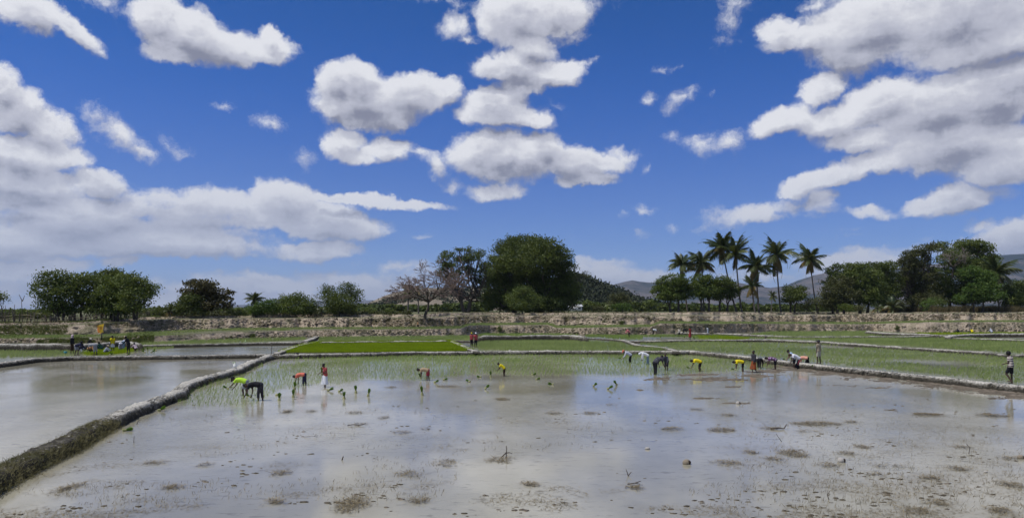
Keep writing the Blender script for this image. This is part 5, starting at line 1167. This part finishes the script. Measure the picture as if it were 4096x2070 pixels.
GM = 'rice planters in the big flooded field'; GLF = 'people pulling seedlings on the left'; GF = 'people in the far field'
W = 0.0; K = .17
pr = {}
pr['neon'] = person(984, 1581, W, 1.55, 180, 'low', 'person in a neon yellow shirt and black cap, leftmost in the big field', 'neon', 'grey', 'short', 'shorts', 'cap', sink=K, group=GM, over=dict(lean=82, head=70, ua=(35, 20), fa=(50, 40)))
pr['black'] = person(1043, 1601, W, 1.62, 180, 'bend', 'person in a black shirt and dark grey shorts bending low behind the neon shirt', 'black', 'charcoal', 'short', 'rolled', 'hair', sink=K, group=GM, over=dict(lean=94, head=98, ua=(12, -12), fa=(30, 10), th=(10, -6)))
pr['coral'] = person(1219, 1540, W, 1.38, 180, 'bend', 'person in a coral orange shirt and navy shorts bending left of the girl in red', 'coral', 'navy', 'short', 'rolled', 'hair', sink=K, group=GM, over=dict(lean=98, head=118, ua=(5, -5), fa=(15, 0)))
pr['girl'] = person(1300, 1546, W, 1.36, -125, 'hold', 'standing girl in a red shirt and white skirt holding a bundle of seedlings', 'red', 'white', 'short', 'skirt', 'bun', sink=K-.03, group=GM)
pr['tan'] = person(1713, 1520, W, 1.38, 180, 'bend', 'person in a tan shirt and wine red shorts bending over with tied hair', 'tan', 'wine', 'short', 'shorts', 'bun', sink=K, group=GM, over=dict(lean=88, head=95, ua=(2, 0), fa=(0, 6)))
pr['child'] = person(2018, 1504, W, 1.12, 180, 'stoop', 'small child in a yellow shirt and brown shorts stooping in the middle of the field', 'yellow', 'brown', 'short', 'shorts', 'bun', sink=.12, group=GM)
pr['pinkcap'] = person(2523, 1452, W, 1.50, 180, 'low', 'person in a pink cap and pale grey long sleeves bending, back row', 'palegrey', 'black', 'long', 'rolled', 'cap', headcol='coral', skin='skin_light', sink=K, group=GM, over=dict(lean=68, head=58, ua=(20, 10), fa=(48, 40)))
pr['hood'] = person(2592, 1456, W, 1.52, 180, 'bend', 'person all in white with a covered head and jeans, bending', 'white', 'jeans', 'long', 'long', 'scarf', headcol='white', sink=K, group=GM, over=dict(lean=72, head=112, ua=(-2, 6), fa=(2, 8)))
pr['bigdark'] = person(2620, 1498, W, 1.68, 35, 'stoop', 'broad person in a patterned dark shirt and black trousers seen from behind', 'greypatch', 'black', 'short', 'long', 'hair', sink=K, group=GM, over=dict(lean=58, head=70, ua=(20, 15), fa=(10, 40)))
pr['darkcrouch'] = person(2666, 1480, W, 1.42, -115, 'lookup', 'person in a dark slate shirt looking up while bending, beside the broad one', 'slate', 'charcoal', 'long', 'shorts', 'hair', sink=K, group=GM, over=dict(lean=48, head=5, ua=(25, 10), fa=(30, 20)))
pr['yellow1'] = person(2802, 1484, W, 1.50, 180, 'low', 'person in yellow shirt and black shorts, dark hair hanging down, left one of two', 'yellow', 'black', 'short', 'shorts', 'hair', sink=K, group=GM, over=dict(lean=82, head=105, ua=(25, 10), fa=(30, 20)))
pr['yellow2'] = person(2972, 1485, W, 1.48, 180, 'bend', 'person in a yellow shirt and black shorts bending, next to the dark standing person', 'yellow', 'black', 'short', 'shorts', 'hair', skin='skin', sink=K, group=GM, over=dict(lean=88, head=110, ua=(5, -5), fa=(8, 5)))
pr['standdark'] = person(3018, 1488, W, 1.50, 200, 'walk', 'standing person in a dark grey top and rust coloured skirt walking left', 'charcoal', 'rust', 'long', 'skirt', 'hair', sink=.08, group=GM, over=dict(lean=2, head=5, ua=(10, -10), fa=(20, 0)))
pr['behind'] = person(3036, 1474, W, 1.45, 60, 'bend', 'person in black bending away just behind the standing dark person', 'black', 'black', 'long', 'rolled', 'hair', sink=K, group=GM)
pr['purple'] = person(3102, 1477, W, 1.55, 180, 'bend', 'person in a purple patterned shirt and black shorts bending', 'purplepatch', 'black', 'short', 'shorts', 'hair', sink=K, group=GM, over=dict(lean=82, head=90, ua=(10, 0), fa=(30, 20)))
pr['blue'] = person(3178, 1471, W, 1.58, 180, 'stoop', 'person in a light blue top with tied up hair, half hidden behind the white shirt', 'skyblue', 'black', 'short', 'shorts', 'bun', skin='skin_light', sink=K, group=GM, over=dict(lean=45, head=50))
pr['white'] = person(3195, 1476, W, 1.68, 180, 'low', 'bald person in a white shirt and black trousers with a pink side stripe bending', 'white', 'black', 'short', 'long', 'none', sink=K, group=GM, over=dict(lean=66, head=78, ua=(10, 0), fa=(38, 20)))
pr['peach'] = person(3230, 1469, W, 1.55, 150, 'bend', 'person in a peach shirt and black leggings bending away, rightmost of the planters', 'peach', 'black', 'long', 'long', 'hair', sink=K, group=GM, over=dict(lean=92, head=100, th=(14, -10), sh=(4, -10)))
pr['standman'] = person(3276, 1455, .33, 1.62, 130, 'stand', 'man in a tan shirt, pale shorts and dark cap standing on the dike', 'khaki', 'lightkhaki', 'short', 'shorts', 'cap', headcol='charcoal', over=dict(head=0, th=(8, -4), sh=(-2, -6)))
pr['plaid'] = person(4046, 1534, .33, 1.62, 135, 'walk', 'person in a striped white and brown shirt and black shorts walking at the right edge', 'plaid', 'black', 'short', 'shorts', 'afro', over=dict(lean=5, head=25, th=(26, -2), sh=(-32, -2), ua=(5, 10), fa=(70, 20)))
pr['redcap'] = person(1887, 1388, .46, 1.38, -100, 'stand', 'person in red top and yellow cap, left one of the pair on the dike', 'red', 'black', 'short', 'rolled', 'cap', headcol='yellow', group=GF)
pr['whitecap'] = person(1903, 1390, .46, 1.42, -80, 'walk', 'person in red top and white cap, right one of the pair on the dike', 'red', 'black', 'short', 'rolled', 'cap', headcol='white', group=GF, over=dict(th=(10, -6), sh=(0, -6)))
far = dict(detail=False, group=GF)
person(2517, 1351, UZ, 1.50, 200, 'stoop', 'distant person in a pink shirt and black trousers bending, leftmost in the far field', 'pink', 'black', 'long', 'long', 'hair', **far)
person(2612, 1340, UZ, 1.50, 0, 'bend', 'distant person with a pale back bending to the right', 'white', 'black', 'short', 'long', 'hair', **far)
person(2717, 1348, UZ, 1.25, -90, 'stand', 'distant child in a white top beside the dark bending person', 'cream', 'black', 'short', 'shorts', 'hair', **far)
person(2732, 1342, UZ, 1.55, 0, 'bend', 'distant person in black bending behind the child in white', 'black', 'black', 'long', 'long', 'hair', **far)
person(2761, 1357, .45, 1.50, 150, 'stand', 'distant person in a long red dress standing on the dike', 'darkred', 'darkred', 'short', 'skirt', 'hair', apron='dress', **far)
person(2831, 1344, UZ, 1.38, 150, 'stand', 'distant person all in white standing by the small nursery', 'white', 'white', 'short', 'shorts', 'hair', **far)
person(3833, 1333, UZ, 1.3, 180, 'squat', 'distant person in dark grey crouching behind the far right dike', 'charcoal', 'black', 'long', 'long', 'hair', **far)
person(3888, 1334, UZ, 1.4, 90, 'squat', 'distant person in yellow crouching behind the far right dike', 'yellow', 'black', 'short', 'long', 'hair', **far)
person(3965, 1334, UZ, 1.4, 100, 'squat', 'distant person in blue grey crouching behind the far right dike', 'palegrey', 'black', 'long', 'long', 'scarf', headcol='palegrey', **far)
zt = float(np.interp(1673, XS, zAt)); person(1673, 1313, zt, 1.15, 170, 'walk', 'tiny distant child in an orange shirt walking on the narrow terrace', 'orange', 'black', 'short', 'shorts', 'hair', detail=False, group=GF)
person(1846, 1327, .55, 1.0, -90, 'stand', 'tiny distant person in black standing at the foot of the cut bank', 'black', 'charcoal', 'long', 'long', 'hair', detail=False, group=GF, yoff=3)
# the group pulling seedlings on the left
lf = dict(group=GLF)
person(288, 1415, UZ, 1.62, 0, 'stand', 'person in a black jacket with a pinkish white headscarf standing, leftmost of the group', 'black', 'brown', 'long', 'rolled', 'scarf', headcol='palepink', over=dict(ua=(-15, -10), fa=(40, 40)), **lf)
person(305, 1421, UZ, 1.5, 0, 'low', 'person in a dark blue shirt with a black hood bending right', 'navy', 'grey', 'long', 'shorts', 'scarf', headcol='black', over=dict(lean=75, head=10), **lf)
person(324, 1410, UZ, 1.3, 0, 'squat', 'person in black crouching behind the dark blue shirt', 'black', 'white', 'long', 'long', 'hair', **lf)
person(352, 1412, UZ, 1.5, 0, 'kneel', 'person in an orange tan shirt crouching forwards', 'orange', 'brown', 'long', 'long', 'scarf', headcol='palepink', **lf)
person(382, 1419, UZ, 1.55, 180, 'bend', 'person in a grey shirt and grey shorts bending left', 'grey', 'grey', 'short', 'rolled', 'hair', over=dict(head=120), **lf)
person(402, 1404, UZ, 1.4, 180, 'squat', 'person in dark green crouching under the flag pole', 'darkgreen', 'darkgreen', 'long', 'long', 'scarf', headcol='black', **lf)
person(425, 1416, UZ, 1.25, 10, 'squat', 'person in a straw hat and blue grey shirt crouching in front of the yellow shirt', 'palegrey', 'slate', 'long', 'long', 'hat', headcol='straw_hat', **lf)
ftb = person(451, 1409, UZ, 1.52, -70, 'stand', 'person in a yellow football shirt and white shorts leaning forwards', 'yellow', 'white', 'short', 'shorts', 'hair', over=dict(lean=20, head=30, ua=(-20, -10), fa=(10, 20)), **lf)
person(482, 1403, UZ, 1.25, -60, 'squat', 'person in a white hat crouching right of the yellow shirt', 'grey', 'grey', 'long', 'long', 'hat', headcol='white', **lf)
person(494, 1400, UZ, 1.45, 90, 'bend', 'person in a pale blue shirt bending away from view', 'palegrey', 'jeans', 'short', 'long', 'hair', over=dict(lean=80), **lf)
person(515, 1413, UZ, 1.55, 180, 'stoop', 'person in black with a straw hat walking left, stooping slightly', 'black', 'black', 'long', 'rolled', 'hat', headcol='straw_hat', over=dict(lean=22, head=40), **lf)
person(541, 1403, UZ, 1.25, 160, 'squat', 'person with a black hood crouching, rightmost of the group', 'palepink', 'brown', 'long', 'long', 'scarf', headcol='black', **lf)
person(357, 1384, UZ+.1, 1.3, 0, 'squat', 'person in a white hat sitting behind the thick mud wall', 'black', 'black', 'long', 'long', 'hat', headcol='cream', **lf)
# things on clothes: shirt number, side stripe
s_ = Shape(); s_.cone((0, 0, 0), (0, 0, .14), .02, .02, 6)
def on_body(key, name, pts, rad, mat):
    rt, m4, _ = pr[key]; v, f = tubes_mesh([(np.array(pts), rad)], 6); npmesh(name, v, f, mat, rt, smooth=True)
def loc_(key, j): rt, m4, J = pr[key]; return np.array((m4.inverted() @ J[j])[:])
h_, k_2 = loc_('white', 'hip0'), loc_('white', 'kn0'); on_body('white', 'side_stripe', [h_+[0, .095, -.02], (h_+k_2)/2+[0, .082, 0], k_2+[0, .060, 0]], [.022, .022, .016], CL_('pinkred'))
s0_, s1_ = loc_('girl', 'sho0'), loc_('girl', 'sho1'); c_ = (s0_+s1_)/2; a_ = np.linspace(0, 5.2, 10); on_body('girl', 'shirt_print', np.c_[np.full(10, c_[0]+.118), c_[1]+.05*np.cos(a_), c_[2]-.13+.06*np.sin(a_)], np.full(10, .011), CL_('palepink'))
s0_, s1_ = [np.array((ftb[1].inverted() @ ftb[2][q])[:]) for q in ('sho0', 'sho1')]; c_ = (s0_+s1_)/2; v, f = tubes_mesh([(np.array([c_+[.125, -.03, -.07], c_+[.10, -.03, -.24]]), np.array([.014, .014]))], 6); npmesh('shirt_stripe', v, f, CL_('black'), ftb[0])
for x_, y_, w_, h__, lab_ in [(1997, 1314, 9, 11, 'leaf tuft standing for a dark hole in the low cut bank right of the pair'), (1011, 1342, 9, 10, 'tuft standing for a dark hole in the low cut bank above the left flooded field'), (3590, 1312, 8, 9, 'leaf tuft standing for a dark hole in the right hand low cut bank'), (2486, 1290, 9, 6, 'dark clump of weeds on the bank above the pink shirted planter')]:  # the bushes are leaf tufts added in place of dark holes in the banks
    i_ = int((x_-XS[0])/5); d_ = (dAb[i_] if y_ > 1300 else dBb[i_])-.1; zb_ = CH+(HY-(y_+h__))*d_/F
    tree([x_], [(x_, y_, w_, h__), (x_+2, y_-h__*.4, w_*.7, h__*.6)], d_, lab_, 'leaf_dark', leaf=.16, seed=x_, trunk_r=.03, name='shrub', cat='shrub', clump=.12, per=4, zb=zb_)
# bundles of seedlings standing or lying in the water
BD = [(1117,1601,0,'upright bundle of seedlings nearest to the two bending figures',.40),(1106,1580,80,'bundle lying right behind the nearest upright bundle',.34),(1173,1588,0,'thick dark bundle standing in the water under the coral shirt',.42),(1178,1556,0,'upright bundle between the black shirt and the coral shirt',.42),
 (1310,1563,70,'round topped bundle lying just right below the girl in red',.36),(1356,1566,70,'small bundle lying, second right of the girl in red',.30),(1376,1594,0,'upright bundle with pale spread roots, right below the girl in red',.38),(1424,1571,0,'thin upright bundle right of the girl in red',.42),(1472,1583,12,'leaning bundle with pale roots between the girl in red and the tan shirt',.40),(1689,1580,5,'large upright bundle below the tan shirt',.50),
 (1738,1530,60,'small dark bundle lying right of the tan shirt',.34),(1773,1519,70,'bundle lying right of the tan shirt near the seedlings',.30),(1880,1527,75,'small bundle lying halfway to the yellow child',.30),(1963,1506,0,'upright bundle left of the child in yellow',.38),(1939,1556,50,'bundle with a bright pale tuft below the child in yellow',.34),(1925,1508,80,'pale bundle lying left of the child in yellow',.30),
 (2129,1499,70,'small bundle lying at the edge of the seedlings right of the child',.30),(2144,1518,75,'bundle lying further right of the child in yellow',.30),(2214,1538,75,'bundle lying on a muddy patch right of the child',.34),(2373,1545,50,'round dark bundle left of the pair of bundles',.28),(2429,1556,60,'bundle with a pale tail, lower one of the pair',.36),(2468,1541,30,'leaning bundle with a pale tail, upper one of the pair',.34),
 (634,1644,60,'bundle lying beside the long dike, farther one',.34),(490,1724,78,'bundle with yellowish tail lying beside the long dike, nearer one',.36),(3254,1478,5,'dark upright bundle on the mud right of the peach shirt',.40),(3284,1476,0,'light green upright bundle on the mud below the standing man',.42),
 (572,1404,10,'bundle right of the group on the left, first',.36),(581,1410,60,'bundle right of the group on the left, lying nearest',.36),(590,1402,10,'bundle right of the group on the left, behind the others',.36),(603,1409,60,'large round bundle right of the group on the left',.42),(626,1402,60,'lone small bundle farthest right of the group on the left',.34),(505,1420,60,'bundle in front of the person in black with a straw hat',.36),(438,1419,60,'bundle in front of the crouching straw hat',.36),(452,1418,50,'second bundle in front of the crouching straw hat',.34),
 (2642,1353,5,'tiny distant bundle left of the child in white',.36),(2735,1353,40,'tiny distant bundle between the child and the red dress',.36),(2779,1355,40,'tiny distant bundle right of the red dress',.36)]
for i, (x, y, ln, lab, hh) in enumerate(BD):
    zz = UZ-.04 if y < 1425 else 0.0
    bundle(at(x, y, zz), lab, ln+random.uniform(-6, 6), random.uniform(-.7, .7)+(math.pi if i % 3 == 0 else 0), hh*.86, .075 if hh > .33 else .07, i)
def held(key, hand, label, seed, lean=60, az=math.pi, hh=.30):
    p = pr[key][2]['wr%d' % hand]; bundle(tuple(p+Vector((-.02, 0, -.10))), label, lean, az, hh, .05, seed, group='seedlings held in hands')
held('neon', 0, 'seedlings held out by the neon shirted planter', 71); held('girl', 0, 'seedlings held upright by the girl in red', 72, -6, 0, .42); held('black', 1, 'seedlings in the hand of the planter in the black shirt', 73, 60)
held('pinkcap', 0, 'seedlings in the hand of the planter in the pink cap', 74, 80); held('yellow1', 0, 'seedlings held by the left planter in yellow', 75, 80); held('yellow2', 0, 'seedlings held by the right planter in yellow', 76, 80); held('tan', 1, 'seedlings held low by the planter in tan', 77, 20); held('blue', 0, 'seedlings in the hand of the planter in light blue', 78, 70)

# ------------------------------------------------------------------ small things
mat_plain('white_plastic', (.75, .76, .70), .45, 3, .06, .4); mat_plain('green_plastic', (.45, .60, .25), .45, 3, .06, .4); mat_plain('teal_plastic', (.02, .22, .25), .4, 3, .1, .4); mat_plain('black_plastic', (.012, .012, .014), .4, 8, .2, .4)
mat_plain('bamboo', (.30, .24, .15), .6, 12, .3); mat_plain('husk', (.30, .25, .18), .9, 14, .4); mat_plain('husk_dark', (.05, .035, .025), .95, 14, .3); mat_plain('white_paint', (.72, .72, .70), .7, 2, .08); mat_plain('grey_roof', (.30, .31, .33), .6, 2, .1); mat_plain('stone_pale', (.45, .42, .37), .9, 6, .3)
p = at(940, 1472, .36)
jug = empty('water_jug', p, .3, 'white plastic water jug with a pale green handle standing on the long dike', 'jug')
s_ = Shape(); s_.cone((0, 0, 0), (0, 0, .26), .10, .105, 18); s_.cone((0, 0, .26), (0, 0, .33), .105, .045, 18); s_.build('jug_body', MAT['white_plastic'], jug)
s_ = Shape(); s_.cone((0, 0, .33), (0, 0, .37), .04, .04, 12); s_.build('cap', MAT['green_plastic'], jug)
v, f = tubes_mesh([(np.array([[-.02, 0, .37], [-.08, 0, .43], [-.14, 0, .40], [-.12, 0, .30], [-.09, 0, .26]]), np.full(5, .014))], 6); npmesh('handle', v, f, MAT['green_plastic'], jug)
p = at(982, 1368, .48); s_ = Shape(); s_.cone((0, 0, 0), (0, 0, .22), .06, .06, 12); s_.cone((0, 0, .22), (0, 0, .29), .05, .025, 12); o = s_.build('bottle', MAT['green_plastic'], None); o.location = p; tag(o, 'small pale yellow bottle standing on the dike by the far flooded field', 'bottle')
p = at(262, 1416, UZ); bk = empty('bucket', p, 0, 'teal plastic bucket left of the person in the pinkish headscarf', 'bucket')
s_ = Shape(); s_.cone((0, 0, 0), (0, 0, .26), .10, .14, 18); s_.build('bucket_body', MAT['teal_plastic'], bk)
v, f = tubes_mesh([(np.c_[.14*np.cos(np.linspace(0, np.pi, 9)), np.zeros(9), .26+.10*np.sin(np.linspace(0, np.pi, 9))], np.full(9, .006))], 5); npmesh('handle', v, f, MAT['black_plastic'], bk)
# flag on a bamboo pole
s = dist(1404, UZ)/F; p = at(400, 1404, UZ); fl = empty('flag', p, 0, 'ragged orange and yellow flag on a thin leaning pole above the group', 'flag')
topx, topz = (416-400)*s, (1404-1293)*s
v, f = tubes_mesh([(np.array([[0, 0, 0], [topx*.5, 0, topz*.5], [topx, 0, topz]]), np.array([.022, .018, .012]))], 6); npmesh('pole', v, f, MAT['bamboo'], fl)
nu, nv = 14, 12; U, Vv = np.meshgrid(np.linspace(0, 1, nu), np.linspace(0, 1, nv)); 
fx = topx+U*(-31*s); fz = topz-U*10*s-Vv*(38*s)*(1-.25*U)+.05*np.sin(U*9)*Vv; fy = .10*np.sin(U*7+Vv*3)*U; fx = fx+Vv*(10*s)*(U-.35)+.03*np.sin(Vv*9)
m, t, out = newmat('flag_cloth'); n_ = NZ(t, pos(t), 2.2, 3, .5); principled(t, out, MX(t, MR(t, n_, .42, .58), (.78, .52, .04), (.62, .22, .05)), .8)
npmesh('flag_cloth', np.stack([fx, fy, fz], -1).reshape(-1, 3), grid_faces(nv, nu), MAT['flag_cloth'], fl, smooth=True)
s_ = Shape(); s_.caps((topx*.42, 0, topz*.42), (topx*.36, 0, topz*.62), .05, .035); o = s_.build('dark_bag', MAT['black_plastic'], None); o.location = p; tag(o, 'small black bag tied half way up the flag pole', 'bag')
def stick(pts, r, label, name='stick', mat='dead_wood', cat='stick', loc=(0, 0, 0), rz=0, group=None):
    v, f = tubes_mesh([(np.array(q, float), np.linspace(r, r*.5, len(q))) for q in pts], 6); o = npmesh(name, v, f, MAT[mat], smooth=True); o.location = loc; o.rotation_euler.z = rz
    return tag(o, label, cat, group)
stick([[(0, 0, -.1), (.02, 0, .5), (-.05, 0, .95)]], .035, 'thin dark stake standing where the dikes meet', loc=at(1086, 1414, .3), name='stake', cat='stake')
stick([[(0, 0, -.1), (.03, 0, .22), (.06, 0, .42)]], .02, 'short stake with a black bag on top beside the nursery', loc=at(1183, 1423, 0), name='stake', cat='stake')
s_ = Shape(); s_.ball((0, 0, 0), .12, (1.6, .8, .5)); s_.ball((.12, 0, -.03), .07, (1.2, .8, .8)); o = s_.build('bag', MAT['black_plastic'], None); x_, y_, _ = at(1186, 1414, .42); o.location = (x_, y_, .45); tag(o, 'black and white plastic bag on the dike in front of the nursery', 'bag')
stick([[(0, 0, -.1), (.03, 0, .16), (.02, 0, .34)], [(.03, 0, .16), (-.10, .02, .03), (-.16, .03, -.05)], [(.03, 0, .14), (.12, 0, .15), (.18, 0, .12)]], .018, 'forked dead twig standing up out of a straw clump in the centre foreground', loc=at(2022, 1830, 0))
stick([[(0, 0, -.05), (.03, 0, .05), (.05, 0, .10)]], .026, 'short dark stub of wood poking out of the water, centre left foreground', loc=at(1366, 1838, 0))
stick([[(-.30, 0, .02), (-.1, .02, .05), (.1, -.02, .03), (.28, 0, .06), (.33, 0, .10)]], .018, 'curved dead branch lying on the water left of centre', loc=at(1424, 1702, 0))
stick([[(-.22, 0, .02), (0, .02, .05), (.16, 0, .03)], [(.1, 0, .04), (.16, 0, .12), (.20, 0, .05)]], .014, 'pale bent twig lying on the water, left foreground', mat='dead_white', loc=at(1245, 1748, 0))
stick([[(.02, 0, -.05), (-.02, 0, .09), (-.05, 0, .17)], [(0, 0, .0), (.06, 0, .08), (.09, 0, .10)]], .014, 'small forked twig in the water right of the centre foreground', loc=at(2512, 1902, 0))
stick([[(-.25, 0, .03), (0, 0, .06), (.20, 0, .03), (.30, 0, .18)]], .035, 'dead log with an upturned end lying in the straw on the right', mat='dead_wood', name='log', cat='log', loc=at(3112, 1716, 0))
stick([[(0, 0, -.03), (-.12, 0, .13), (-.2, 0, .26)]], .010, 'thin bent reed right of the centre', name='reed', cat='reed', loc=at(3130, 1765, 0))
stick([[(0, 0, -.05), (.04, 0, .15), (-.06, 0, .28)]], .012, 'bent twig standing in the water on the right', loc=at(3874, 1812, 0))
stick([[(0, 0, -.03), (-.05, 0, .10), (.02, 0, .2)]], .010, 'crooked little twig near the lower right', loc=at(3318, 1996, 0))
stick([[(-.16, 0, .02), (0, 0, .05), (.14, .02, .02)], [(.02, 0, .05), (.15, -.03, .10)]], .016, 'small driftwood piece in the water below the pair of bundles', loc=at(2537, 1938, 0))
stick([[(-.05, 0, .0), (0, 0, .12), (.09, 0, .16)]], .016, 'dark twig beside the long dike in the left foreground', loc=at(553, 1695, 0))
stick([[(0, 0, -.05), (.01, 0, .20)]], .014, 'single upright dead stalk in the left foreground', loc=at(535, 1768, 0))
def husk(px, py, r, label, white=False):
    root = empty('coconut_husk', at(px, py, 0), .4, label, 'coconut husk', 'coconut husks in the water')
    s_ = Shape(); s_.ball((0, 0, r*.35), r, (1.15, 1, .95)); s_.build('shell', MAT['stone_pale' if white else 'husk'], root)
    s_ = Shape(); s_.ball((r*.35, -r*.55, r*.45), r*.62, (1, .8, 1)); s_.build('opening', MAT['husk_dark'], root)
husk(2746, 1854, .10, 'broken coconut husk in the water in front of the centre, dark opening upwards')
husk(3365, 1846, .095, 'whitish round coconut husk floating right of the large straw clump', True)
husk(2952, 1614, .09, 'pale husk on the muddy patch behind the straw clumps', True)
husk(4082, 1832, .08, 'dark husk near the right edge of the water')
for i, (x, y, r, lab) in enumerate([(2590,1795,.06,'small white stone near the centre of the field'),(3943,1888,.04,'tiny white pebble in the right foreground'),(2040,1403,.10,'pale stone on the dike right of the pair in red')]):
    s_ = Shape(); s_.ball((0, 0, r*.4), r, (1.3, 1, .7)); o = s_.build('stone', MAT['stone_pale'], None); o.location = at(x, y, .33 if y < 1410 else 0); tag(o, lab, 'stone')
for i, (x, y, z, sz, lab, nm, mt) in enumerate([(1727, 1277, None, (.28, .2, .42), 'white container standing at the foot of the leafless tree', 'container', 'white_plastic'), (1797, 1266, None, (.35, .3, .45), 'pale concrete block on the bank right of the leafless tree', 'concrete_block', 'stone_pale')]):
    k = int((x-XS[0])/5); d_ = dBt[k]+.5 if i == 0 else dCb[k]-.6; z_ = CH-(y-HY)*d_/F
    bm = bmesh.new(); bmesh.ops.create_cube(bm, size=1); bmesh.ops.scale(bm, vec=sz, verts=bm.verts); bmesh.ops.translate(bm, vec=(0, 0, sz[2]/2), verts=bm.verts); bmesh.ops.bevel(bm, geom=bm.edges, offset=.05, segments=2, affect='EDGES')
    me = bpy.data.meshes.new(nm); bm.to_mesh(me); bm.free(); me.materials.append(MAT[mt]); o = link(bpy.data.objects.new(nm, me)); o.location = ((x-CX)/F*d_, d_, z_-.05); tag(o, lab, nm.replace('_', ' '))
def house(px, py, d, w, dp, h, label, roofm):
    s = d/F; x = (px-CX)*s; z = CH+(HY-py)*s; root = empty('house', (x, d, z), .2, label, 'house', 'small houses behind the huge tree')
    for nm, mt, b in [('wall', 'white_paint', (-w/2, w/2, -dp/2, dp/2, 0, h))]:
        V = np.array([(X_, Y_, Z_) for Z_ in b[4:] for Y_ in b[2:4] for X_ in b[:2]]); npmesh(nm, V, np.array([[0, 1, 3, 2], [4, 6, 7, 5], [0, 4, 5, 1], [2, 3, 7, 6], [0, 2, 6, 4], [1, 5, 7, 3]]), MAT[mt], root)
    V = np.array([(-w*.56, -dp*.6, h), (w*.56, -dp*.6, h), (w*.56, dp*.6, h), (-w*.56, dp*.6, h), (-w*.56, 0, h*1.5), (w*.56, 0, h*1.5)]); npmesh('roof', V, [np.array([[0, 1, 5, 4], [2, 3, 4, 5]]), np.array([[0, 4, 3], [1, 2, 5]])], MAT[roofm], root)
    for k in (-.28, .28): npmesh('window', np.array([(k*w-.4, -dp/2-.02, h*.4), (k*w+.4, -dp/2-.02, h*.4), (k*w+.4, -dp/2-.02, h*.75), (k*w-.4, -dp/2-.02, h*.75)]), np.array([[0, 1, 2, 3]]), MAT['black_plastic'], root)
house(2248, 1240, 260, 4, 3, 1.6, 'small white house seen through the huge tree on the left', 'white_paint'); house(2298, 1242, 260, 4.5, 3, 1.5, 'small white house right of the huge trunk cluster', 'white_paint')
# stake fence in front of the left grove: every stake a part
def stake_fence(x0, x1, n, hmin, hmax, label, seed, doff=1.2, rails=True):
    g = np.random.default_rng(seed); xs = np.sort(g.uniform(x0, x1, n)); k = lambda x: int((x-XS[0])/5)
    d0 = dCt[k(x0)]+doff; root = empty('stake_fence', ((x0-CX)/F*d0, d0, zCt[k(x0)]), 0, label, 'fence'); O = np.array(root.location); tops = []
    for x in xs:
        d_ = dCt[k(x)]+doff+g.normal(0, .15); z_ = zg[k(x)]-.15; h = g.uniform(hmin, hmax); b = np.array([(x-CX)/F*d_, d_, z_]); tp = b+np.array([g.normal(0, .12), g.normal(0, .1), h]); r = g.uniform(.035, .085)
        v, f = tubes_mesh([(np.stack([b, (b+tp)/2+g.normal(0, .05, 3), tp])-O, np.array([r, r*.9, r*.7]))], 6); npmesh('stake', v, f, MAT['bark' if g.uniform() < .5 else 'dead_wood'], root, smooth=True); tops.append(b+(tp-b)*.55)
    if rails:
        for q in (.0, .35):
            pts = np.array(tops)[::3]+np.array([0, -.08, q-.2]); v, f = tubes_mesh([(pts-O, np.full(len(pts), .035))], 5); npmesh('rail', v, f, MAT['bamboo'], root)
stake_fence(-60, 162, 24, .9, 2.0, 'rough fence of uneven dead stakes at the left edge', 801)
stake_fence(165, 600, 80, .9, 1.3, 'long stake fence standing in the shade of the left grove', 802, 2.0)
for i, (x, h, lab) in enumerate([(22,2.5,'tall thin dead pole at the left edge, first from the left'),(36,2.2,'tall thin dead pole at the left edge, second from the left'),(58,2.6,'bent dead sapling in the left fence'),(90,3.2,'tall forked dead stem above the round shrub in the left fence')]):
    k = int((x-XS[0])/5); d_ = dCt[k]+1.5; q = [[(0, 0, -.1), (random.uniform(-.1, .1), 0, h*.5), (random.uniform(-.2, .3), 0, h)]]
    if i == 3: q += [[(0, 0, h*.95), (-.5, 0, h*1.25)], [(0, 0, h*.95), (.3, 0, h*1.2)]]
    stick(q, .06, lab, name='dead_pole', cat='dead pole', loc=((x-CX)/F*d_, d_, zg[k]))

# ------------------------------------------------------------------ air: even haze over the whole land, sky outside
m, t, out = newmat('haze_air'); pv = nn(t, 'ShaderNodeVolumePrincipled'); pv.inputs['Color'].default_value = (.70, .82, 1.0, 1); pv.inputs['Density'].default_value = 5e-5; pv.inputs['Anisotropy'].default_value = .2
lk(t, pv.outputs[0], out.inputs['Volume'])
bm = bmesh.new(); bmesh.ops.create_cube(bm, size=1); me = bpy.data.meshes.new('haze'); 
for v_ in bm.verts: v_.co = (v_.co.x*19000, 6000+v_.co.y*15500, 480 if v_.co.z > 0 else -12)
bm.to_mesh(me); bm.free(); me.materials.append(m); tag(link(bpy.data.objects.new('haze', me)), 'pale bluish haze of the air over the plain', kind='stuff')
